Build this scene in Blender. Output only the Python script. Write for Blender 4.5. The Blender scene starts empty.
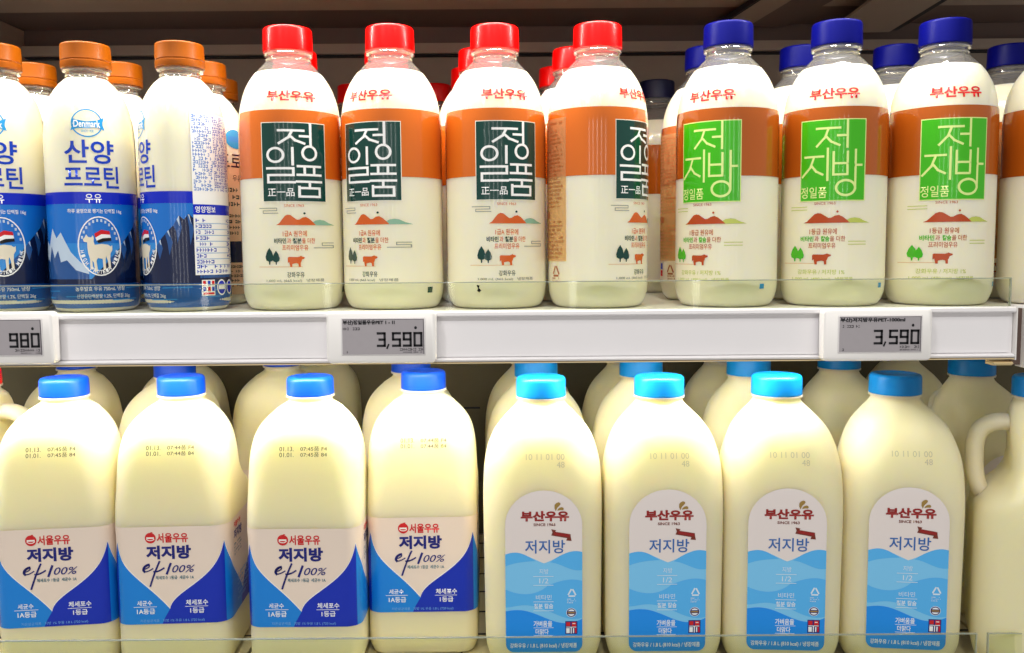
import bpy, bmesh, math, random
from math import sin, cos, pi, tan, atan, asin, radians, sqrt, hypot
from mathutils import Vector, Matrix
from mathutils.geometry import tessellate_polygon
random.seed(7)
SC = bpy.context.scene
COL = SC.collection

# ------------------------------------------------------------------ camera
F = 900.0                      # focal length in pixels of a 1024 wide frame
TILT, ROLL = radians(4.9), radians(-0.46)
CAM = Vector((0.0, -0.755, 0.0510))
cam_d = bpy.data.cameras.new('camera')
cam_d.sensor_width = 36.0
cam_d.lens = F / 1024 * 36.0
cam_d.clip_start = 0.01
cam = bpy.data.objects.new('camera', cam_d)
COL.objects.link(cam)
CM = Matrix.Translation(CAM) @ Matrix.Rotation(pi/2 - TILT, 4, 'X') @ Matrix.Rotation(ROLL, 4, 'Z')
cam.matrix_world = CM
SC.camera = cam
R3 = CM.to_3x3()

def at(px, py, d):
    """world point seen at photograph pixel px, py, lying d metres in front of the camera along +y"""
    v = R3 @ Vector(((px - 512) / F, (326.5 - py) / F, -1.0))
    return CAM + v * (d / v.y)

def zf(py, d):
    return CAM.z + d * tan(atan((326.5 - py) / F) - TILT)

# ------------------------------------------------------------------ materials
def lin(c):
    def f(x):
        x /= 255.0
        return x / 12.92 if x <= 0.04045 else ((x + 0.055) / 1.055) ** 2.4
    return (f(c[0]), f(c[1]), f(c[2]), 1.0)

MATS = {}
def mat(name, rgb, rough=0.5, spec=0.5, coat=0.0, metal=0.0, noise=0.0, nscale=40.0, bump=0.0, sss=0.0, stretch=None):
    if name in MATS:
        return MATS[name]
    m = bpy.data.materials.new(name)
    m.use_nodes = True
    nt = m.node_tree
    b = nt.nodes['Principled BSDF']
    b.inputs['Base Color'].default_value = lin(rgb)
    b.inputs['Roughness'].default_value = rough
    b.inputs['Specular IOR Level'].default_value = spec
    b.inputs['Coat Weight'].default_value = coat
    b.inputs['Coat Roughness'].default_value = 0.05
    b.inputs['Metallic'].default_value = metal
    if sss:
        b.inputs['Subsurface Weight'].default_value = sss
        b.inputs['Subsurface Radius'].default_value = (1.0, 0.85, 0.3)
        b.inputs['Subsurface Scale'].default_value = 0.02
    if noise or bump:
        tc = nt.nodes.new('ShaderNodeTexCoord')
        mp = nt.nodes.new('ShaderNodeMapping')
        if stretch:
            mp.inputs['Scale'].default_value = stretch
        n = nt.nodes.new('ShaderNodeTexNoise')
        n.inputs['Scale'].default_value = nscale
        n.inputs['Detail'].default_value = 4
        nt.links.new(tc.outputs['Object'], mp.inputs['Vector'])
        nt.links.new(mp.outputs['Vector'], n.inputs['Vector'])
        if noise:
            mx = nt.nodes.new('ShaderNodeMix')
            mx.data_type = 'RGBA'
            c = lin(rgb)
            mx.inputs['A'].default_value = tuple(x * (1 - noise) for x in c[:3]) + (1,)
            mx.inputs['B'].default_value = tuple(min(1, x * (1 + noise)) for x in c[:3]) + (1,)
            nt.links.new(n.outputs['Fac'], mx.inputs['Factor'])
            nt.links.new(mx.outputs['Result'], b.inputs['Base Color'])
        if bump:
            bp = nt.nodes.new('ShaderNodeBump')
            bp.inputs['Strength'].default_value = bump
            bp.inputs['Distance'].default_value = 0.001
            nt.links.new(n.outputs['Fac'], bp.inputs['Height'])
            nt.links.new(bp.outputs['Normal'], b.inputs['Normal'])
    MATS[name] = m
    return m

def clear(name, tint, gloss=0.08, rough=0.03, body=0.0, bodycol=(255, 255, 255)):
    """thin clear plastic: tinted see-through, mirror sheen growing to the rim, a little milky body"""
    if name in MATS:
        return MATS[name]
    m = bpy.data.materials.new(name)
    m.use_nodes = True
    nt = m.node_tree
    nt.nodes.clear()
    out = nt.nodes.new('ShaderNodeOutputMaterial')
    tr = nt.nodes.new('ShaderNodeBsdfTransparent')
    tr.inputs['Color'].default_value = lin(tint)
    gl = nt.nodes.new('ShaderNodeBsdfGlossy')
    gl.inputs['Roughness'].default_value = rough
    df = nt.nodes.new('ShaderNodeBsdfDiffuse')
    df.inputs['Color'].default_value = lin(bodycol)
    lw = nt.nodes.new('ShaderNodeLayerWeight')
    lw.inputs['Blend'].default_value = 0.25
    mr = nt.nodes.new('ShaderNodeMapRange')
    mr.inputs['To Min'].default_value = gloss * 0.5
    mr.inputs['To Max'].default_value = min(1.0, gloss * 6)
    nt.links.new(lw.outputs['Facing'], mr.inputs['Value'])
    m1 = nt.nodes.new('ShaderNodeMixShader')
    m1.inputs['Fac'].default_value = body
    nt.links.new(tr.outputs[0], m1.inputs[1])
    nt.links.new(df.outputs[0], m1.inputs[2])
    m2 = nt.nodes.new('ShaderNodeMixShader')
    nt.links.new(mr.outputs[0], m2.inputs['Fac'])
    nt.links.new(m1.outputs[0], m2.inputs[1])
    nt.links.new(gl.outputs[0], m2.inputs[2])
    nt.links.new(m2.outputs[0], out.inputs['Surface'])
    MATS[name] = m
    return m

def milky(name, skin, deep, fac, scale, rough, coat):
    """thin skin of plastic over a deep, light-scattering body of milk"""
    m = bpy.data.materials.new(name)
    m.use_nodes = True
    nt = m.node_tree
    b = nt.nodes['Principled BSDF']
    b.inputs['Base Color'].default_value = lin(skin)
    b.inputs['Roughness'].default_value = rough
    b.inputs['Coat Weight'].default_value = coat
    b.inputs['Coat Roughness'].default_value = 0.05
    ss = nt.nodes.new('ShaderNodeSubsurfaceScattering')
    ss.inputs['Color'].default_value = lin(deep)
    ss.inputs['Scale'].default_value = scale
    ss.inputs['Radius'].default_value = (1.0, 0.9, 0.45)
    mx = nt.nodes.new('ShaderNodeMixShader')
    mx.inputs['Fac'].default_value = fac
    nt.links.new(b.outputs[0], mx.inputs[1])
    nt.links.new(ss.outputs[0], mx.inputs[2])
    nt.links.new(mx.outputs[0], nt.nodes['Material Output'].inputs['Surface'])
    return m
M_MILK = milky('milk in clear plastic', (246, 236, 204), (255, 248, 220), 0.5, 0.02, 0.12, 0.5)
M_JUG = milky('milky jug plastic', (228, 210, 172), (255, 244, 196), 0.6, 0.045, 0.3, 0.0)
M_CLEAR = clear('clear bottle plastic', (236, 234, 230), gloss=0.14, body=0.12)
M_GUARD = clear('clear guard plastic', (246, 248, 240), gloss=0.02, body=0.0)
M_GEDGE = clear('guard plastic edge', (200, 205, 190), gloss=0.12, body=0.45, bodycol=(215, 220, 200))
M_RED = mat('red cap plastic', (255, 0, 0), rough=0.3, spec=0.3, coat=0.2)
M_BLUE = mat('royal blue cap plastic', (4, 8, 104), rough=0.4, spec=0.12, coat=0.0)
M_NAVY = mat('navy cap plastic', (10, 14, 70), rough=0.35)
M_ORANGE = mat('orange cap plastic', (162, 82, 0), rough=0.4, spec=0.3, coat=0.05)
M_SKYCAP = mat('sky blue cap plastic', (0, 124, 200), rough=0.4, spec=0.3)
M_MIDCAP = mat('mid blue cap plastic', (0, 66, 190), rough=0.4, spec=0.3)
M_WHITE = mat('white powder coat', (240, 236, 232), rough=0.35, noise=0.02, nscale=30)
M_RAIL = mat('white rail plastic', (246, 243, 244), rough=0.3, noise=0.015, nscale=20)
M_STRIP = mat('paper strip', (244, 241, 243), rough=0.6, noise=0.02, nscale=25)
M_WARM = mat('pale yellow rail edge', (228, 205, 160), rough=0.4)
M_TAG = mat('price tag white plastic', (246, 243, 240), rough=0.4)
M_SCREEN = mat('grey e-paper', (172, 166, 170), rough=0.55, noise=0.04, nscale=200)
M_INK = mat('black ink', (14, 14, 22), rough=0.6)
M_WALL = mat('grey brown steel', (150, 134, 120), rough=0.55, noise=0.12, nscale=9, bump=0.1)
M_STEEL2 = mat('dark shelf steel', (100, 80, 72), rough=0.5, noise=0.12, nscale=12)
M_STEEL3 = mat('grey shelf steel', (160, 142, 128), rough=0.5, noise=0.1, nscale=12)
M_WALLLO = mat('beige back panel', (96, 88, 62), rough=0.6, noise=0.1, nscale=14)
M_SLAT = mat('cream slat', (204, 192, 152), rough=0.55, noise=0.06, nscale=60, stretch=(1, 0.1, 1))
M_SLOT_SHADOW = mat('dark slot and shadow line', (22, 22, 30), rough=0.7)

# ------------------------------------------------------------------ mesh helpers
class MB:
    def __init__(s):
        s.v, s.f, s.m = [], [], []
    def add(s, vs, fs, mi=0):
        o = len(s.v)
        s.v += [tuple(p) for p in vs]
        for f in fs:
            s.f.append(tuple(i + o for i in f))
            s.m.append(mi)
        return s
    def lathe(s, prof, n=64, mi=0, rib=None, cap0=True, cap1=True):
        vs, fs = [], []
        for k, (r, z) in enumerate(prof):
            for i in range(n):
                a = 2 * pi * i / n
                rr = r
                if rib and rib[0] <= z <= rib[1]:
                    rr = r - (rib[2] if i % 2 else 0)
                vs.append((rr * sin(a), -rr * cos(a), z))
        for k in range(len(prof) - 1):
            for i in range(n):
                j = (i + 1) % n
                fs.append((k*n + i, k*n + j, (k+1)*n + j, (k+1)*n + i))
        if cap0:
            fs.append(tuple(reversed(range(n))))
        if cap1:
            b = (len(prof) - 1) * n
            fs.append(tuple(b + i for i in range(n)))
        return s.add(vs, fs, mi)
    def box(s, x0, x1, y0, y1, z0, z1, mi=0):
        vs = [(x0,y0,z0),(x1,y0,z0),(x1,y1,z0),(x0,y1,z0),(x0,y0,z1),(x1,y0,z1),(x1,y1,z1),(x0,y1,z1)]
        return s.add(vs, [(3,2,1,0),(4,5,6,7),(0,1,5,4),(1,2,6,5),(2,3,7,6),(3,0,4,7)], mi)
    def rbox(s, x0, x1, z0, z1, y0, y1, r, mi=0, n=6, bev=0.0):
        """rounded rectangle in xz swept from y0 (front) to y1, its front edge bevelled"""
        def ring(y, ins):
            pts = []
            for cx, cz, a0 in ((x1-r, z1-r, 0), (x0+r, z1-r, 90), (x0+r, z0+r, 180), (x1-r, z0+r, 270)):
                for k in range(n + 1):
                    a = radians(a0 + 90 * k / n)
                    pts.append((cx + (r-ins) * cos(a), y, cz + (r-ins) * sin(a)))
            return pts
        rings = ([ring(y0, bev), ring(y0 + bev*0.35, bev*0.35), ring(y0 + bev, 0)] if bev else [ring(y0, 0)]) + [ring(y1, 0)]
        m = len(rings[0])
        vs = [p for q in rings for p in q]
        fs = [tuple(reversed(range(m)))]
        for k in range(len(rings) - 1):
            for i in range(m):
                j = (i + 1) % m
                fs.append((k*m + i, k*m + j, (k+1)*m + j, (k+1)*m + i))
        b = (len(rings) - 1) * m
        fs.append(tuple(b + i for i in range(m)))
        return s.add(vs, fs, mi)
    def prism_x(s, pts, x0, x1, mi=0):
        """profile of (y, z) points swept along x"""
        n = len(pts)
        vs = [(x0, y, z) for y, z in pts] + [(x1, y, z) for y, z in pts]
        fs = [tuple(range(n)), tuple(n + i for i in reversed(range(n)))]
        for i in range(n):
            j = (i + 1) % n
            fs.append((i, n + i, n + j, j))
        return s.add(vs, fs, mi)
    def tube(s, path, rx, ry, n=16, mi=0):
        """tube along a path in the yz plane; rx is its half width along x"""
        vs, fs = [], []
        m = len(path)
        for k, (y, z) in enumerate(path):
            a, b = path[max(0, k-1)], path[min(m-1, k+1)]
            t = Vector((b[0]-a[0], b[1]-a[1])).normalized()
            nrm = (-t.y, t.x)
            for i in range(n):
                q = 2 * pi * i / n
                vs.append((rx * cos(q), y + nrm[0] * ry * sin(q), z + nrm[1] * ry * sin(q)))
        for k in range(m - 1):
            for i in range(n):
                j = (i + 1) % n
                fs.append((k*n + i, k*n + j, (k+1)*n + j, (k+1)*n + i))
        fs += [tuple(reversed(range(n))), tuple((m-1)*n + i for i in range(n))]
        return s.add(vs, fs, mi)
    def build(s, name, mats, parent=None, smooth=40, fix=True):
        me = bpy.data.meshes.new(name)
        me.from_pydata(s.v, [], s.f)
        for m in (mats if isinstance(mats, (list, tuple)) else [mats]):
            me.materials.append(m)
        me.polygons.foreach_set('material_index', s.m)
        if fix:
            bm = bmesh.new(); bm.from_mesh(me)
            bmesh.ops.recalc_face_normals(bm, faces=bm.faces)
            bm.to_mesh(me); bm.free()
        if smooth:
            me.polygons.foreach_set('use_smooth', [True] * len(me.polygons))
            me.set_sharp_from_angle(angle=radians(smooth))
        me.update()
        o = bpy.data.objects.new(name, me)
        COL.objects.link(o)
        if parent:
            o.parent = parent
        return o

def empty(name, loc, rz=0.0):
    o = bpy.data.objects.new(name, None)
    o.empty_display_size = 0.02
    o.location = loc
    o.rotation_euler = (0, 0, rz)
    COL.objects.link(o)
    return o

def tag(o, label, cat, group=None):
    o['label'] = label
    o['category'] = cat
    if group:
        o['group'] = group
    return o

def struct(o):
    o['kind'] = 'structure'
    return o

KIDS = {}
def kids(o):
    return [c for c in COL.objects if c.parent == o]

def copy_tree(o, loc, rz, label, skip=(), tree=None):
    r = o.copy(); COL.objects.link(r)
    r.location = loc; r.rotation_euler = (0, 0, rz)
    r['label'] = label
    def down(src, dst):
        for ch in kids(src):
            if ch.name.split('.')[0] in skip:
                continue
            c = ch.copy(); COL.objects.link(c); c.parent = dst
            down(ch, c)
    down(o, r)
    return r

# ------------------------------------------------------------------ printed sheets (labels)
_tc = bpy.data.curves.new('lettering', 'FONT')
_to = bpy.data.objects.new('lettering', _tc)
COL.objects.link(_to)
_cache = {}
def glyphs(body, bold=0.0, shear=0.0, spacing=1.0):
    k = (body, bold, shear, spacing)
    if k not in _cache:
        _tc.body = body; _tc.size = 1.0; _tc.offset = bold; _tc.shear = shear; _tc.space_character = spacing
        _tc.resolution_u = 3
        dg = bpy.context.evaluated_depsgraph_get()
        dg.update()
        ev = _to.evaluated_get(dg)
        me = ev.to_mesh()
        vs = [(v.co.x, v.co.y) for v in me.vertices]
        fs = [tuple(p.vertices) for p in me.polygons]
        ev.to_mesh_clear()
        _cache[k] = (vs, fs)
    return _cache[k]

class Sheet:
    """flat print laid out in (u, v) metres, later wrapped on a surface"""
    def __init__(s, U=None, V=None):
        s.items = []               # (verts2d, faces, material, layer)
        s.mats = []
        s.U = U or (lambda x: x)
        s.V = V or (lambda y: y)
    def mi(s, m):
        if m not in s.mats:
            s.mats.append(m)
        return s.mats.index(m)
    def raw(s, vs, fs, m, layer):
        s.items.append((vs, fs, s.mi(m), layer))
    def poly(s, pts, m, layer, px=True):
        if px:
            pts = [(s.U(x), s.V(y)) for x, y in pts]
        tris = tessellate_polygon([[Vector((x, y, 0)) for x, y in pts]])
        out = []
        for t in tris:
            a, b, c = (pts[i] for i in t)
            if (b[0]-a[0])*(c[1]-a[1]) - (b[1]-a[1])*(c[0]-a[0]) < 0:
                t = (t[0], t[2], t[1])
            out.append(tuple(t))
        s.raw(pts, out, m, layer)
    def rect(s, x0, y0, x1, y1, m, layer, px=True):
        s.poly([(x0, y0), (x1, y0), (x1, y1), (x0, y1)], m, layer, px)
    def ell(s, cx, cy, rx, ry, m, layer, n=28):
        s.poly([(cx + rx*cos(2*pi*i/n), cy + ry*sin(2*pi*i/n)) for i in range(n)], m, layer)
    def ring(s, cx, cy, rx, ry, w, m, layer, a0=0, a1=360, n=32):
        for i in range(n):
            a, b = radians(a0 + (a1-a0)*i/n), radians(a0 + (a1-a0)*(i+1)/n)
            s.poly([(cx+rx*cos(a), cy+ry*sin(a)), (cx+rx*cos(b), cy+ry*sin(b)),
                    (cx+(rx-w)*cos(b), cy+(ry-w)*sin(b)), (cx+(rx-w)*cos(a), cy+(ry-w)*sin(a))], m, layer)
    def line(s, pts, w, m, layer):
        for (x0, y0), (x1, y1) in zip(pts, pts[1:]):
            L = hypot(x1-x0, y1-y0) or 1e-6
            tx, ty = (x1-x0)/L*w/2, (y1-y0)/L*w/2
            nx, ny = -ty, tx
            s.poly([(x0-tx+nx, y0-ty+ny), (x1+tx+nx, y1+ty+ny), (x1+tx-nx, y1+ty-ny), (x0-tx-nx, y0-ty-ny)], m, layer)
    def text(s, body, x0, y0, x1, y1, m, layer, bold=0.0, shear=0.0, spacing=1.0, rot=0.0, keep=None):
        """lettering fitted in the box x0..x1, y0 (top)..y1 (bottom)"""
        vs, fs = glyphs(body, bold, shear, spacing)
        if not vs:
            return
        mnx, mxx = min(v[0] for v in vs), max(v[0] for v in vs)
        mny, mxy = min(v[1] for v in vs), max(v[1] for v in vs)
        out = []
        cx, cy = (x0+x1)/2, (y0+y1)/2
        for x, y in vs:
            X = x0 + (x-mnx)/(mxx-mnx)*(x1-x0)
            Y = y1 + (y-mny)/(mxy-mny)*(y0-y1)
            if rot:
                dx, dy = X-cx, Y-cy
                X, Y = cx + dx*cos(rot) - dy*sin(rot), cy + dx*sin(rot) + dy*cos(rot)
            out.append((s.U(X), s.V(Y)))
        s.raw(out, fs, m, layer)
    def micro(s, x0, y0, x1, y1, rows, m, layer, fill=0.55, ragged=0.25, seed=1):
        """rows of print too small to read"""
        rg = random.Random(seed)
        h = (y1-y0)/rows
        for r in range(rows):
            x = x0
            end = x1 - (x1-x0)*ragged*rg.random()
            yy = y0 + r*h
            while x < end - h*0.3:
                w = h * rg.uniform(0.3, 0.7)
                k = rg.random()
                if k < 0.4:
                    s.rect(x, yy+h*(0.5-fill/2), min(end, x+w*0.35), yy+h*(0.5+fill/2), m, layer)
                    s.rect(x, yy+h*(0.42), min(end, x+w), yy+h*(0.58), m, layer)
                elif k < 0.8:
                    s.rect(x, yy+h*(0.5-fill/2), min(end, x+w), yy+h*(0.5-fill/2+0.18), m, layer)
                    s.rect(x, yy+h*(0.5+fill/2-0.2), min(end, x+w), yy+h*(0.5+fill/2), m, layer)
                    s.rect(x+w*0.7, yy+h*(0.5-fill/2), min(end+0.01, x+w), yy+h*(0.5+fill/2), m, layer)
                x += w + h*0.16
    def build(s, name, surf, parent, du=0.003, dv=None, base=0.00022, step=0.00007, smooth=True):
        bm = bmesh.new()
        for vs, fs, mi, layer in s.items:
            bv = [bm.verts.new((x, y, base + layer*step)) for x, y in vs]
            for f in fs:
                if len(set(f)) < 3:
                    continue
                try:
                    fc = bm.faces.new([bv[i] for i in f])
                    fc.material_index = mi
                except ValueError:
                    pass
        def cut(axis, d):
            lo = min(v.co[axis] for v in bm.verts); hi = max(v.co[axis] for v in bm.verts)
            k = math.floor(lo/d) + 1
            while k*d < hi:
                co = [0, 0, 0]; no = [0, 0, 0]
                co[axis] = k*d + 1e-7; no[axis] = 1
                fs_ = [f for f in bm.faces if min(v.co[axis] for v in f.verts) < k*d < max(v.co[axis] for v in f.verts)]
                if fs_:
                    es = {e for f in fs_ for e in f.edges}; vv = {v for f in fs_ for v in f.verts}
                    bmesh.ops.bisect_plane(bm, geom=list(vv) + list(es) + fs_, plane_co=co, plane_no=no)
                k += 1
        if du: cut(0, du)
        if dv: cut(1, dv)
        for f in bm.faces:
            f.normal_update()
            if f.normal.z < 0:
                f.normal_flip()
        for v in bm.verts:
            v.co = surf(v.co.x, v.co.y, v.co.z)
        me = bpy.data.meshes.new(name)
        bm.to_mesh(me); bm.free()
        for m in s.mats:
            me.materials.append(m)
        me.polygons.foreach_set('use_smooth', [smooth] * len(me.polygons))
        o = bpy.data.objects.new(name, me)
        COL.objects.link(o)
        if parent: o.parent = parent
        return o

def catmull(rows, sub=5):
    out = []
    n = len(rows)
    for i in range(n - 1):
        p0, p1, p2, p3 = rows[max(0, i-1)], rows[i], rows[i+1], rows[min(n-1, i+2)]
        for k in range(sub):
            t = k / sub
            out.append(tuple(0.5*((2*b) + (-a+c)*t + (2*a-5*b+4*c-d)*t*t + (-a+3*b-3*c+d)*t**3) for a, b, c, d in zip(p0, p1, p2, p3)))
    out.append(tuple(rows[-1]))
    return out

def prof_r(prof):
    def f(z):
        for (r0, z0), (r1, z1) in zip(prof, prof[1:]):
            if z0 <= z <= z1 and z1 > z0:
                return r0 + (r1-r0)*(z-z0)/(z1-z0)
        return prof[-1][0] if z > prof[-1][1] else prof[0][0]
    return f

# ------------------------------------------------------------------ round one litre bottle
RB = 0.0440
P_UP = catmull([(RB, 0.018), (RB, 0.05), (RB, 0.10), (RB, 0.15), (0.0436, 0.163), (0.0422, 0.1745), (0.0397, 0.185),
                (0.0357, 0.1945), (0.0302, 0.2030), (0.0240, 0.2100), (0.0200, 0.2142), (0.0186, 0.2168), (0.0184, 0.2228)], 5)
P_LO = catmull([(0.0260, 0.0035), (0.0320, 0.0005), (0.0367, 0.0008), (0.0404, 0.0045), (0.0429, 0.0110), (RB, 0.018)], 4)
P_BOT = P_LO[:-1] + P_UP
RZ = prof_r(P_BOT)
FILL = 0.2045
def surf_bottle(u, v, off):
    a = u / RB
    r = RZ(v) + off
    return Vector((r*sin(a), -r*cos(a), v))

def bottle_body(name, parent, fill=FILL):
    mb = MB()
    pr = [p for p in P_BOT if p[1] < fill] + [(RZ(fill), fill)]
    mb.lathe([(0.006, 0.006)] + pr + [(RZ(fill)-0.0012, fill+0.0001)], 96)
    return mb.build(name, M_MILK, parent, smooth=50)

def bottle_neck(parent, prof, fill, rr, ztop, ring_z, ring_r):
    mb = MB()
    rf = prof_r(prof)
    pr = [(rf(fill), fill)] + [p for p in prof if p[1] > fill] + [(rr, ztop)]
    mb.lathe(pr, 64, cap0=False, cap1=False)
    # support ring under the cap
    mb.lathe([(rr+0.0002, ring_z-0.0022), (ring_r-0.0006, ring_z-0.0018), (ring_r, ring_z-0.0009), (ring_r-0.0006, ring_z), (rr+0.0002, ring_z+0.0004)], 64, cap0=False, cap1=False)
    # lower bead
    zb = ring_z - 0.0052
    mb.lathe([(rr+0.0001, zb-0.0012), (rr+0.0014, zb), (rr+0.0001, zb+0.0012)], 64, cap0=False, cap1=False)
    return mb.build('neck', M_CLEAR, parent, smooth=35)

def screw_cap(name, m, parent, r, z0, z1, rib=0.0, bev=0.002, n=120, skirt=None, taper=0.0004):
    mb = MB()
    zs = z0 + (skirt if skirt else 0.0)
    pr = [(r-0.0016, z0), (r-0.0003, z0+0.0001), (r, z0+0.0006)]
    if skirt:
        pr += [(r, zs-0.0009), (r-0.0008, zs-0.0003), (r-0.0008, zs+0.0002), (r-0.0002, zs+0.0008)]
    pr += [(r, zs+0.0016), (r-taper, z1-bev-0.0003), (r-taper-bev*0.12, z1-bev*0.6), (r-taper-bev*0.45, z1-bev*0.18), (r-taper-bev, z1),
           (r*0.72, z1+0.0001), (r*0.70, z1-0.0003), (0.002, z1-0.0003)]
    mb.lathe(pr, n, rib=(zs+0.0012, z1-bev+0.0001, rib) if rib else None)
    return mb.build(name, m, parent, smooth=28 if not rib else 50)

# print colours
K = dict(
    brown=mat('brown print', (180, 88, 20), rough=0.12, coat=0.5),
    brown2=mat('orange brown print', (214, 106, 28), rough=0.12, coat=0.5),
    dgreen=mat('dark green print', (4, 62, 54), rough=0.15, coat=0.5),
    green=mat('leaf green print', (64, 186, 14), rough=0.15, coat=0.5),
    lime=mat('pale lime print', (226, 246, 150), rough=0.2),
    cream=mat('cream print', (250, 246, 226), rough=0.2),
    red=mat('red print', (214, 24, 34), rough=0.25),
    orange=mat('terracotta print', (216, 96, 34), rough=0.25),
    rust=mat('rust print', (186, 74, 30), rough=0.25),
    sage=mat('sage print', (140, 184, 156), rough=0.25),
    olive=mat('lime hill print', (196, 206, 96), rough=0.25),
    grey=mat('grey print', (150, 150, 140), rough=0.3),
    tan=mat('tan panel print', (232, 190, 134), rough=0.25),
    tanpan=clear('tinted panel print', (255, 232, 200), gloss=0.02, body=0.42, bodycol=(226, 182, 124)),
    tandk=mat('tan type print', (176, 98, 46), rough=0.3),
    ink=mat('ink print', (30, 44, 46), rough=0.3),
    blue=mat('royal blue print', (12, 40, 196), rough=0.2),
    blue2=mat('cobalt type print', (20, 64, 190), rough=0.2),
    sky=mat('sky print', (20, 116, 210), rough=0.15, coat=0.4),
    sky2=mat('pale sky print', (44, 142, 222), rough=0.15, coat=0.4),
    navy=mat('navy mountain print', (10, 26, 66), rough=0.15, coat=0.4),
    navy2=mat('blue mountain print', (36, 84, 150), rough=0.15, coat=0.4),
    snow=mat('snow print', (198, 216, 234), rough=0.2),
    water=mat('water print', (6, 84, 164), rough=0.15, coat=0.4),
    white=mat('white print', (252, 252, 250), rough=0.2),
    black=mat('black print', (16, 14, 20), rough=0.2),
    goat=mat('goat ivory print', (238, 228, 204), rough=0.2),
    logo=mat('logo blue print', (40, 150, 214), rough=0.2),
)

def tree_print(S, cx, y0, y1, w, m, layer):
    h = y1 - y0
    S.poly([(cx, y0), (cx+w*0.32, y0+h*0.25), (cx+w*0.5, y0+h*0.55), (cx+w*0.42, y0+h*0.75), (cx+w*0.1, y0+h*0.82),
            (cx+w*0.07, y1), (cx-w*0.07, y1), (cx-w*0.1, y0+h*0.82), (cx-w*0.42, y0+h*0.75), (cx-w*0.5, y0+h*0.55), (cx-w*0.32, y0+h*0.25)], m, layer)

def cow_print(S, x, y, w, h, m, layer):
    P = [(0, .12), (.06, .04), (.6, .06), (.72, 0), (.78, -.06), (.84, 0), (1.0, .08), (.98, .2), (.84, .3), (.8, .5), (.76, .62),
         (.76, 1), (.64, 1), (.62, .7), (.5, .64), (.34, .68), (.26, .72), (.26, 1), (.14, 1), (.1, .7), (.08, .5), (.03, .6), (0, .6)]
    S.poly([(x + a*w, y + b*h) for a, b in P], m, layer)

def hill_print(S, x0, x1, y, h, m, m2, dot, layer):
    w = x1 - x0
    P = [(0, 0), (.08, .18), (.16, .55), (.24, .9), (.31, 1), (.38, .95), (.46, .72), (.54, .5), (.6, .52), (.68, .72), (.76, .78), (.84, .62), (.93, .3), (1, 0)]
    Q = [(.78, 0), (.9, .2), (1.0, .45), (1.1, .52), (1.2, .45), (1.3, .2), (1.42, 0)]
    S.poly([(x0 + a*w, y - b*h) for a, b in Q], m2, layer)
    S.poly([(x0 + a*w, y - b*h) for a, b in P], m, layer + 1)
    S.ell(x0 + w*0.73, y - h*1.12, 1.1, 1.1, dot, layer + 1, 12)

def recycle_print(S, cx, cy, r, m, layer, w=None):
    w = w or r*0.3
    P = [(cx, cy - r), (cx + r*0.95, cy + r*0.75), (cx - r*0.95, cy + r*0.75)]
    for i in range(3):
        a, b = P[i], P[(i+1) % 3]
        S.line([(a[0]*.78+b[0]*.22, a[1]*.78+b[1]*.22), (a[0]*.2+b[0]*.8, a[1]*.2+b[1]*.8)], w, m, layer)

def side_panel(S, m_bg, m_t, zt=109, zb=262, seed=3, badge=None):
    """ingredients panel wrapped round the left of the bottle, in degrees turned into sheet x"""
    d = lambda a: a / 180 * pi * RB
    bx = Sheet(U=lambda x: x, V=S.V)
    bx.mats = S.mats; bx.items = S.items
    x0, x1 = d(-143), d(-93)
    bx.rect(x0, 116, x1, zb, m_bg, 3)
    bx.V = S.V
    # micro print: work in sheet units with y in pixels scaled to metres
    k = 0.00084
    mm = Sheet(U=lambda x: x, V=lambda y: S.V(116 + (y)/k))
    mm.mats = S.mats; mm.items = S.items
    mm.micro(x0+0.002, 3*k, x1-0.002, 92*k, 22, m_t, 4, seed=seed)
    mm.rect(x0+0.002, 95*k, x0+0.014, 102*k, m_t, 4)
    mm.micro(x0+0.002, 104*k, x1-0.002, 144*k, 10, m_t, 4, seed=seed+1)
    rr = Sheet(U=lambda x: x1-0.013+(x)*k, V=S.V)
    rr.mats = S.mats; rr.items = S.items
    recycle_print(rr, 0, 272, 6.5, m_t, 4)
    mm.micro(x1-0.019, 162*k, x1-0.006, 168*k, 2, m_t, 4, seed=seed+2)
    if badge:
        rr.rect(-24, 265, -17, 272, badge, 4)
        rr.rect(-24, 273, -17, 280, K['red'], 4)

D1 = 0.763   # camera to the face of a front row bottle

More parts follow.
